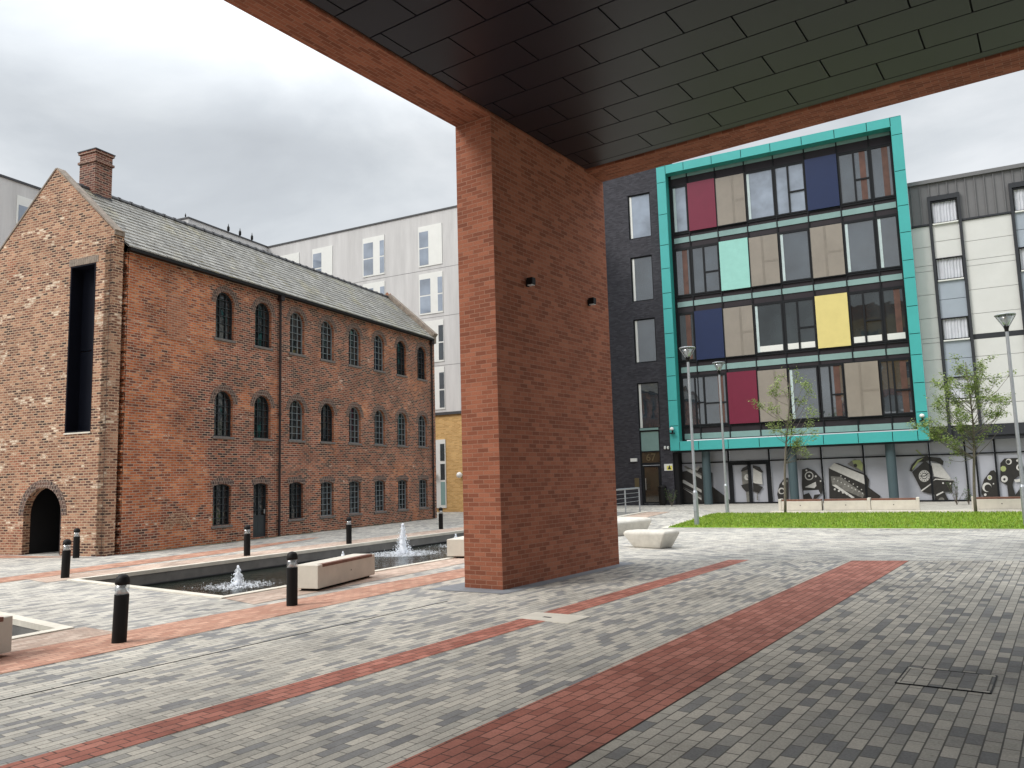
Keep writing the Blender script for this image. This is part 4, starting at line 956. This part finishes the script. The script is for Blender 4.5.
p = gz(11.5, 656); dd = (d.normalized())*2.0; bench('pale concrete bench cut by the left edge by the small pool', p-dd, rzb, 2.0, .46, .44)
# low stone seats
def stone(label, pa, pb, w0, Hh, seed):
    a = gz(*pa); b_ = gz(*pb); d = b_-a; L_ = d.length; rz = math.atan2(d.y, d.x); r = random.Random(seed)
    t = thing('stone_seat', label, 'bench', a, rz, 'smooth pale stone seats')
    f = MB()
    f.add([(.10, .05, 0), (L_-.12, .05, 0), (L_-.12, w0-.08, 0), (.10, w0-.08, 0), (-.20, -.02, Hh*.78), (L_+.10, -.06, Hh*.86), (L_+.12, w0, Hh*.9), (-.26, w0, Hh*.78),
           (-.14, .06, Hh*.93), (L_+.04, .04, Hh), (L_+.04, w0-.1, Hh*1.02), (-.16, w0-.1, Hh*.93)],
          [(0, 3, 2, 1), (0, 1, 5, 4), (1, 2, 6, 5), (2, 3, 7, 6), (3, 0, 4, 7), (4, 5, 9, 8), (5, 6, 10, 9), (6, 7, 11, 10), (7, 4, 8, 11), (8, 9, 10, 11)])
    o = f.build('block', 'white_stone', t, smooth=True, bevel=.05); o.modifiers['bevel'].segments = 4
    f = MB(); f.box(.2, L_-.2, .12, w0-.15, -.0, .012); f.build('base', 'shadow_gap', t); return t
stone('smooth pale stone seat in front, right of the pillar', (629, 547.5), (663, 549.5), .60, .45, 1)
stone('farther pale stone seat partly behind the front one', (612, 537), (650, 533), 1.2, .48, 2)

# ------------------------------------------------------------------ planter benches at the lawn
def planter(label, pxa, pxb, y=511.5, post_left=True):
    a = gz(pxa, y); b_ = SF.w(*[0, 0]); pb = gz(pxb, y-.3); base = SF.loc(a); bx = SF.loc(pb).x
    L_ = bx-base.x
    t = thing('long_bench', label, 'bench', SF.w(base.x, planter.y, 0), SF.rz, 'low pale benches along the lawn')
    f = MB(); f.box(.0, L_-.02, 0, .62, .06, .46); f.build('block', 'concrete', t, bevel=.01)
    f = MB(); f.box(-.01 if post_left else L_-.2, .14 if post_left else L_, -.02, .64, .03, .55); f.build('end_post', 'concrete', t, bevel=.01)
    f = MB(); f.box(.16, L_-.22, .02, .60, .465, .515); f.build('timber_seat', 'timber', t)
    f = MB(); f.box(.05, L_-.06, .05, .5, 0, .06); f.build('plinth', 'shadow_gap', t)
    f = MB(); f.tube([(L_*.5, -.004, .28), (L_*.5, .002, .28)], .02, 8); f.build('fixing', 'sillstone', t)
planter.y = SF.loc(gz(850, 511.6)).y
def ux(px, py=505): return SF.onY(px, py, planter.y)[0]
def planter2(label, pa, pb, left):
    u0, u1 = ux(pa), ux(pb); L_ = u1-u0
    t = thing('long_bench', label, 'bench', SF.w(u0, planter.y, 0), SF.rz, 'low pale benches along the lawn')
    f = MB(); f.box(.10 if left else 0, L_-.02, 0, .62, .05, .46); f.build('block', 'concrete', t, bevel=.01)
    f = MB(); f.box(*((-.02, .10) if left else (L_-.02, L_+.10)), -.02, .64, .03, .56); f.build('end_post', 'concrete', t, bevel=.01)
    f = MB(); f.box(.12 if left else .02, L_-.04, .03, .60, .465, .53); f.build('timber_seat', 'timber', t)
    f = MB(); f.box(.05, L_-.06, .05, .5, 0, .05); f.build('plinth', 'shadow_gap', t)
    f = MB(); f.tube([(L_*.5, -.006, .28), (L_*.5, .002, .28)], .025, 8); f.build('fixing', 'sillstone', t)
planter2('leftmost long low bench along the lawn, behind the thin tree trunk', 779, 822, True)
planter2('middle long low bench along the lawn', 824, 868, False)
planter2('long low bench along the lawn ending in an upright block', 871, 917, False)
planter2('long low bench right of the bigger tree trunk', 973, 1032, True)
f = MB(); u0, u1 = ux(772), ux(1090)
kb = MB(); kb.box(0, u1-u0, -.5, -.1, 0, .05); struct(kb.build('kerb', 'coping', None, loc=SF.w(u0, planter.y, 0), rz=SF.rz))

# ------------------------------------------------------------------ street lamps
def make_lamp():
    t = thing('street_lamp', '', 'street lamp', (0, 0, 0), 0, 'slim grey lamp posts on the lawn')
    f = MB(); f.lathe([(.085, 0), (.085, 1.15), (.055, 1.22)], 16); f.build('base_sleeve', 'steel', t)
    f = MB(); f.lathe([(.052, 1.2), (.045, 5.72)], 14); f.build('pole', 'steel', t)
    f = MB(); f.box(-.05, .05, -.10, -.083, .5, .9); f.build('hatch', 'steel', t)
    f = MB(); f.lathe([(.05, 5.72), (.06, 5.80), (.085, 5.88)], 16); f.build('collar', 'black', t)
    f = MB()
    for k in range(4):
        a = k*math.pi/2+.4; f.tube([(.075*math.cos(a), .075*math.sin(a), 5.88), (.265*math.cos(a), .265*math.sin(a), 6.20)], .014, 6)
    f.build('struts', 'steel', t)
    f = MB(); f.lathe([(.070, 5.885), (.235, 6.19)], 20); f.build('glass_cone', 'clear', t, smooth=True)
    f = MB(); f.lathe([(.05, 5.89), (.12, 6.05), (.19, 6.19)], 16); f.build('diffuser', 'lens', t, smooth=True)
    f = MB(); f.lathe([(.25, 6.20), (.29, 6.215), (.27, 6.24), (.05, 6.27)], 24); f.build('hood', 'steel', t, smooth=True)
    return t
lp = make_lamp()
for i, (p, lab, sc) in enumerate((((697, 526), 'slim grey lamp post nearest to the stone seats', 1.0), ((727.5, 514), 'slim grey lamp post farther back on the lawn', 1.075), ((1027, 527), 'grey lamp post at the right edge before the white block', 1.0))):
    o = lp if i == 0 else copy_tree(lp); o.location = gz(*p); o['label'] = lab; o.scale = (1, 1, sc); o.rotation_euler = (0, 0, i*.7)


# ------------------------------------------------------------------ railing by the ramp
ra = gz(640, 512); rb2 = gz(600, 517)
t = thing('handrail', 'grey metal handrail beside the ramp behind the pillar', 'railing', ra, 0)
A = Vector((0, 0, 0)); pts = [gz(640, 512)-ra, gz(631, 513.5)-ra, gz(622, 515.5)-ra, gz(612, 517.5)-ra]
pts = [Vector((0, 0, 0)), Vector((.45, -2.4, 0)), Vector((.9, -4.8, 0)), Vector((1.35, -7.2, 0))]
for q in pts:
    f = MB(); f.tube([q, q+Vector((0, 0, 1.15))], .035, 8); f.build('post', 'steel', t)
f = MB(); f.tube([q+Vector((0, 0, 1.17)) for q in pts], .04, 8); f.build('top_rail', 'steel', t)
f = MB()
for h in (.55, .75, .95): f.tube([q+Vector((0, 0, h)) for q in pts], .012, 6)
f.build('wires', 'steel', t)
strip('ramp_kerb', [(ra.x+.2, ra.y), (ra.x+.45, ra.y), (ra.x+1.9, ra.y-8), (ra.x+1.6, ra.y-8)], 'coping', .03)
strip('dark_ramp', [(ra.x-2.5, ra.y), (ra.x+.2, ra.y), (ra.x+1.6, ra.y-8), (ra.x-1.2, ra.y-8)], 'basin', .012)
strip('ramp_side_paving', [(ra.x+.45, ra.y), (ra.x+1.6, ra.y), (ra.x+3.3, ra.y-8), (ra.x+1.9, ra.y-8)], 'pinkpaver', .012)

# ------------------------------------------------------------------ fountains
def ico(f, c, r):
    c = Vector(c); f.add([c+Vector(v)*r for v in ((1, 0, 0), (-1, 0, 0), (0, 1, 0), (0, -1, 0), (0, 0, 1.2), (0, 0, -1.2))], [(0, 2, 4), (2, 1, 4), (1, 3, 4), (3, 0, 4), (2, 0, 5), (1, 2, 5), (3, 1, 5), (0, 3, 5)])
def fountain(p, h, rad, label, seed, n=700):
    r = random.Random(seed); c = gz(*p, -.3); t = thing('fountain', label, 'fountain', c, 0, 'white water jets in the pool')
    f = MB(); f.lathe([(.05, -.1), (.05, .03), (.035, .05)], 10); f.build('nozzle', 'black', t)
    f = MB(); k = 14; n_ = 14; vs = []
    for i in range(n_+1):
        z = h*.86*i/n_; w_ = (.035+.07*h)*(1-i/n_)**.6+.012
        for q in range(k):
            a = 6.2832*q/k; rr_ = w_*(1+r.uniform(-.35, .35)); vs.append((rr_*math.cos(a), rr_*math.sin(a), z+.03+r.uniform(-.02, .02)))
    f.add(vs, [(i*k+q, i*k+(q+1) % k, (i+1)*k+(q+1) % k, (i+1)*k+q) for i in range(n_) for q in range(k)]); f.build('jet', 'foam', t, smooth=True, fix=False)
    f = MB()
    for i in range(n):
        z = h*r.random()**1.25; s_ = (.02+.17*(1-z/h)**1.3)*min(1, .3+h); a = r.uniform(0, 6.28); d_ = abs(r.gauss(0, s_*.8)); ico(f, (d_*math.cos(a), d_*math.sin(a), z+.02), r.uniform(.006, .019))
    o = f.build('spray', 'foam', t, fix=False); o['kind'] = 'stuff'
    f = MB()
    for i in range(int(n*1.6)):
        a = r.uniform(0, 6.28); d_ = rad*(r.random()**.5)*r.choice((1, 1, 1.5)); s_ = r.uniform(.008, .03)*max(.3, 1.15-.8*d_/rad)
        f.add([(d_*math.cos(a)+s_*1.6*math.cos(b), d_*math.sin(a)+s_*1.2*math.sin(b), .006+.006*(i % 3)) for b in (0, 1.2, 2.3, 3.4, 4.6, 5.5)], [(0, 1, 2, 3, 4, 5)])
        if r.random() < .12: ico(f, (d_*math.cos(a), d_*math.sin(a), r.uniform(0, .05)), r.uniform(.004, .010))
    o = f.build('foam_ring', 'foam', t, fix=False); o['kind'] = 'stuff'
fountain((238, 586), .40, .75, 'low bubbling fountain nearest the left pool corner', 1, 600)
fountain((343, 564), .30, .6, 'small fountain showing just above the concrete bench', 2, 400)
fountain((403, 554), .86, 1.05, 'tallest white fountain jet in the middle of the pool', 3, 2200)
fountain((456, 546), .36, .7, 'fountain half hidden by the bench beside the brick pillar', 4, 400)

# ------------------------------------------------------------------ trees
def tree(label, base, top_z, crown, seed, nleaf, lean=(0, 0)):
    """crown: list of (right, height, radius, depth-offset) lumps measured in metres about the trunk"""
    r = random.Random(seed); t = thing('young_tree', label, 'tree', base, 0, 'young trees on the lawn')
    side = Vector((RT.x, RT.y, 0)).normalized(); dep = Vector((FW.x, FW.y, 0)).normalized()
    f = MB(); pts = []; n = 12
    for i in range(n+1):
        k = i/n; pts.append(side*(lean[0]*k+.05*math.sin(k*7+seed))+dep*(lean[1]*k+.04*math.cos(k*5))+Vector((0, 0, top_z*k)))
    rad = [.055*(1-.85*i/n)+.006 for i in range(n+1)]; f.tube(pts, rad, 8); trunk = f.build('trunk', 'bark', t, smooth=True)
    def at(z):
        k = min(max(z/top_z, 0), 1)*n; i = min(int(k), n-1); return pts[i].lerp(pts[i+1], k-i)
    br = MB(); lf = MB(); tot = sum(c[2]**1.5 for c in crown)
    for (sx, z, rd, dp) in crown:
        c = side*sx+dep*dp+Vector((0, 0, z)); z0 = max(2.1, z-.35-abs(sx)*.75); s0 = at(z0)
        mid = s0.lerp(c, .55)+Vector((r.uniform(-.08, .08), r.uniform(-.08, .08), -.10)); br.tube([s0, mid, c], [.015, .010, .005], 5)
        tips = []
        for q in range(max(3, int(rd*7))):
            v = Vector((r.gauss(0, 1), r.gauss(0, 1), r.gauss(0, .8))).normalized()*rd*r.uniform(.6, 1.35)
            e = c+v; st = mid.lerp(c, r.uniform(.3, 1)); br.tube([st, st.lerp(e, .5)+Vector((0, 0, .03)), e], [.006, .004, .002], 4); tips.append((st, e))
        m_ = int(nleaf*rd**1.5/tot)
        for q in range(m_):
            st, e = r.choice(tips); p_ = st.lerp(e, r.uniform(.35, 1.08))+Vector((r.gauss(0, .085), r.gauss(0, .085), r.gauss(0, .075)))
            s_ = r.uniform(.03, .062); b_ = r.uniform(0, 6.28); tl = r.uniform(-.9, .6)
            d1 = Vector((math.cos(b_), math.sin(b_), tl)).normalized()*s_; d2 = Vector((-math.sin(b_), math.cos(b_), r.uniform(-.5, .5))).normalized()*s_*.55
            lf.add([p_-d1, p_-d1*.2+d2, p_+d1, p_-d1*.2-d2], [(0, 1, 2, 3)])
    br.build('branches', 'bark', t, fix=False); lf.build('crown', 'leaf', t, fix=False)
def treepx(label, bpx, by, tops, pix, seed, nleaf, bend=(0, 0)):
    b0 = gz(bpx, by); dist = (Vector((b0.x, b0.y, 0))).dot(Vector((FW.x, FW.y, 0)).normalized())
    m_ = dist/FPX*1.0
    def conv(x, y):          # pixel -> (right, height) in the vertical plane through the trunk
        d = ray(x, y); nrm = Vector((FW.x, FW.y, 0)).normalized(); P = EYE+d*((b0-EYE).dot(nrm)/d.dot(nrm)); v = P-b0
        return v.dot(Vector((RT.x, RT.y, 0)).normalized()), v.z
    r = random.Random(seed*5); cr = []
    for x, y, rp in pix:
        a, z = conv(x, y); cr.append((a, z, rp*m_*1.25, r.uniform(-1, 1)*min(1.2, .25+abs(a)*.6)))
    ta, tz = conv(*tops)
    tree(label, b0, tz, cr, seed, nleaf, (ta, 0))
# left tree: crop origin (740,350) scale 5.908
cr1 = [(782, 374, 4), (796, 377, 6), (776, 386, 8), (800, 385, 7), (771, 394, 6), (760, 404, 7), (768, 408, 6), (774, 412, 4), (811, 395, 5), (806, 390, 5), (798, 400, 5), (790, 392, 5), (820, 402, 4), (803, 414, 6), (797, 414, 5), (774, 424, 6), (785, 424, 4), (771, 430, 5), (813, 424, 4), (811, 432, 5), (796, 438, 9), (800, 444, 8), (790, 432, 6), (782, 432, 4), (816, 452, 4), (814, 449, 4), (803, 432, 4)]
treepx('small sparse young tree before the maroon and beige panels', 784.5, 514, (789, 372), cr1, 2, 3200)
# right tree: crop origin (900,340) scale 5.91
P = [(350, 115, 22), (345, 150, 25), (370, 185, 25), (410, 165, 25), (470, 125, 35), (510, 155, 30), (565, 132, 15), (450, 180, 35), (500, 195, 30), (600, 195, 18), (560, 235, 30), (520, 250, 30), (205, 230, 28), (225, 265, 35), (280, 255, 45), (330, 245, 30), (400, 250, 45), (445, 235, 30), (590, 275, 22), (640, 340, 30), (600, 345, 30), (560, 320, 35), (480, 300, 45), (430, 290, 40), (350, 300, 40), (290, 320, 35), (140, 340, 28), (110, 330, 15), (180, 375, 38), (240, 395, 35), (310, 380, 45), (370, 360, 35), (440, 345, 45), (500, 370, 40), (560, 380, 30), (650, 415, 22), (610, 420, 32), (550, 425, 30), (490, 430, 38), (240, 435, 40), (200, 460, 30), (260, 480, 45), (330, 450, 40), (400, 430, 30), (85, 500, 25), (135, 490, 32), (60, 508, 12), (180, 520, 42), (230, 540, 40), (150, 550, 28), (190, 580, 25), (300, 520, 35), (360, 510, 38), (400, 500, 40), (440, 540, 35), (540, 510, 25), (570, 525, 12), (245, 630, 15), (330, 600, 32), (320, 640, 28), (345, 670, 20), (345, 710, 10), (400, 560, 32), (440, 585, 28)]
cr2 = [(900+x/5.91, 340+y/5.91, rp/5.91) for x, y, rp in P]
treepx('fuller young tree with fine leaves before the white block', 977.5, 513, (967, 362), cr2, 4, 9000)

# ------------------------------------------------------------------ camera, light, sky
cam = bpy.data.cameras.new('camera'); co = bpy.data.objects.new('camera', cam); COL.objects.link(co); scene.camera = co
cam.sensor_width = 36; cam.lens = FPX*36/1024; cam.clip_end = 3000; cam.clip_start = .05
mt = Matrix((( RT.x, UP.x, -FW.x, EYE.x), (RT.y, UP.y, -FW.y, EYE.y), (RT.z, UP.z, -FW.z, EYE.z), (0, 0, 0, 1))); co.matrix_world = mt
sun_az, sun_el = R(214), R(42)     # measured clockwise from +Y, behind and left of the camera
sd = Vector((math.sin(sun_az)*math.cos(sun_el), math.cos(sun_az)*math.cos(sun_el), math.sin(sun_el)))
sl = bpy.data.lights.new('sun', 'SUN'); sl.energy = 1.5; sl.angle = R(22); sl.color = (1, .96, .90); so = bpy.data.objects.new('sun', sl); COL.objects.link(so)
so.rotation_euler = (-sd).to_track_quat('-Z', 'Y').to_euler()
wd = bpy.data.worlds.new('World'); scene.world = wd; wd.use_nodes = True; nt = wd.node_tree; bg = nt.nodes['Background']
sky = nd(nt, 'ShaderNodeTexSky', sky_type='NISHITA', sun_disc=False, sun_elevation=sun_el, sun_rotation=sun_az, altitude=100, dust_density=3.0)
tc = nd(nt, 'ShaderNodeTexCoord'); mp = nd(nt, 'ShaderNodeMapping'); mp.inputs['Scale'].default_value = (1.0, 1.0, 2.2); nt.links.new(tc.outputs['Generated'], mp.inputs[0])
n1 = nd(nt, 'ShaderNodeTexNoise', i_Scale=2.5, i_Detail=10.0, i_Roughness=.55, i_Distortion=.3); nt.links.new(mp.outputs[0], n1.inputs['Vector'])
cr = ramp(nt, [(.32, (.62, .655, .695)), (.45, (.70, .74, .78)), (.54, (.80, .84, .875)), (.66, (.96, .99, 1.02))]); nt.links.new(n1.outputs['Fac'], cr.inputs[0])
# overcast skies are brighter toward the zenith
sx = nd(nt, 'ShaderNodeSeparateXYZ'); nt.links.new(tc.outputs['Generated'], sx.inputs[0])
zr = ramp(nt, [(0, g3(.235)), (.40, g3(.228)), (.75, g3(.70)), (1, g3(1.05))]); nt.links.new(sx.outputs['Z'], zr.inputs[0])
cl = mixc(nt, 1.0, cr.outputs[0], zr.outputs[0], 'MULTIPLY')
vm = nd(nt, 'ShaderNodeVectorMath', operation='SCALE'); vm.inputs[3].default_value = 24.0; nt.links.new(cl, vm.inputs[0])
nt.links.new(mixc(nt, .94, sky.outputs[0], vm.outputs[0]), bg.inputs['Color']); bg.inputs['Strength'].default_value = .1
scene.view_settings.view_transform = 'Standard'; scene.view_settings.look = 'None'; scene.view_settings.exposure = .72; scene.view_settings.gamma = 1
scene.cycles.max_bounces = 6; scene.cycles.transparent_max_bounces = 8; scene.cycles.caustics_reflective = False; scene.cycles.caustics_refractive = False
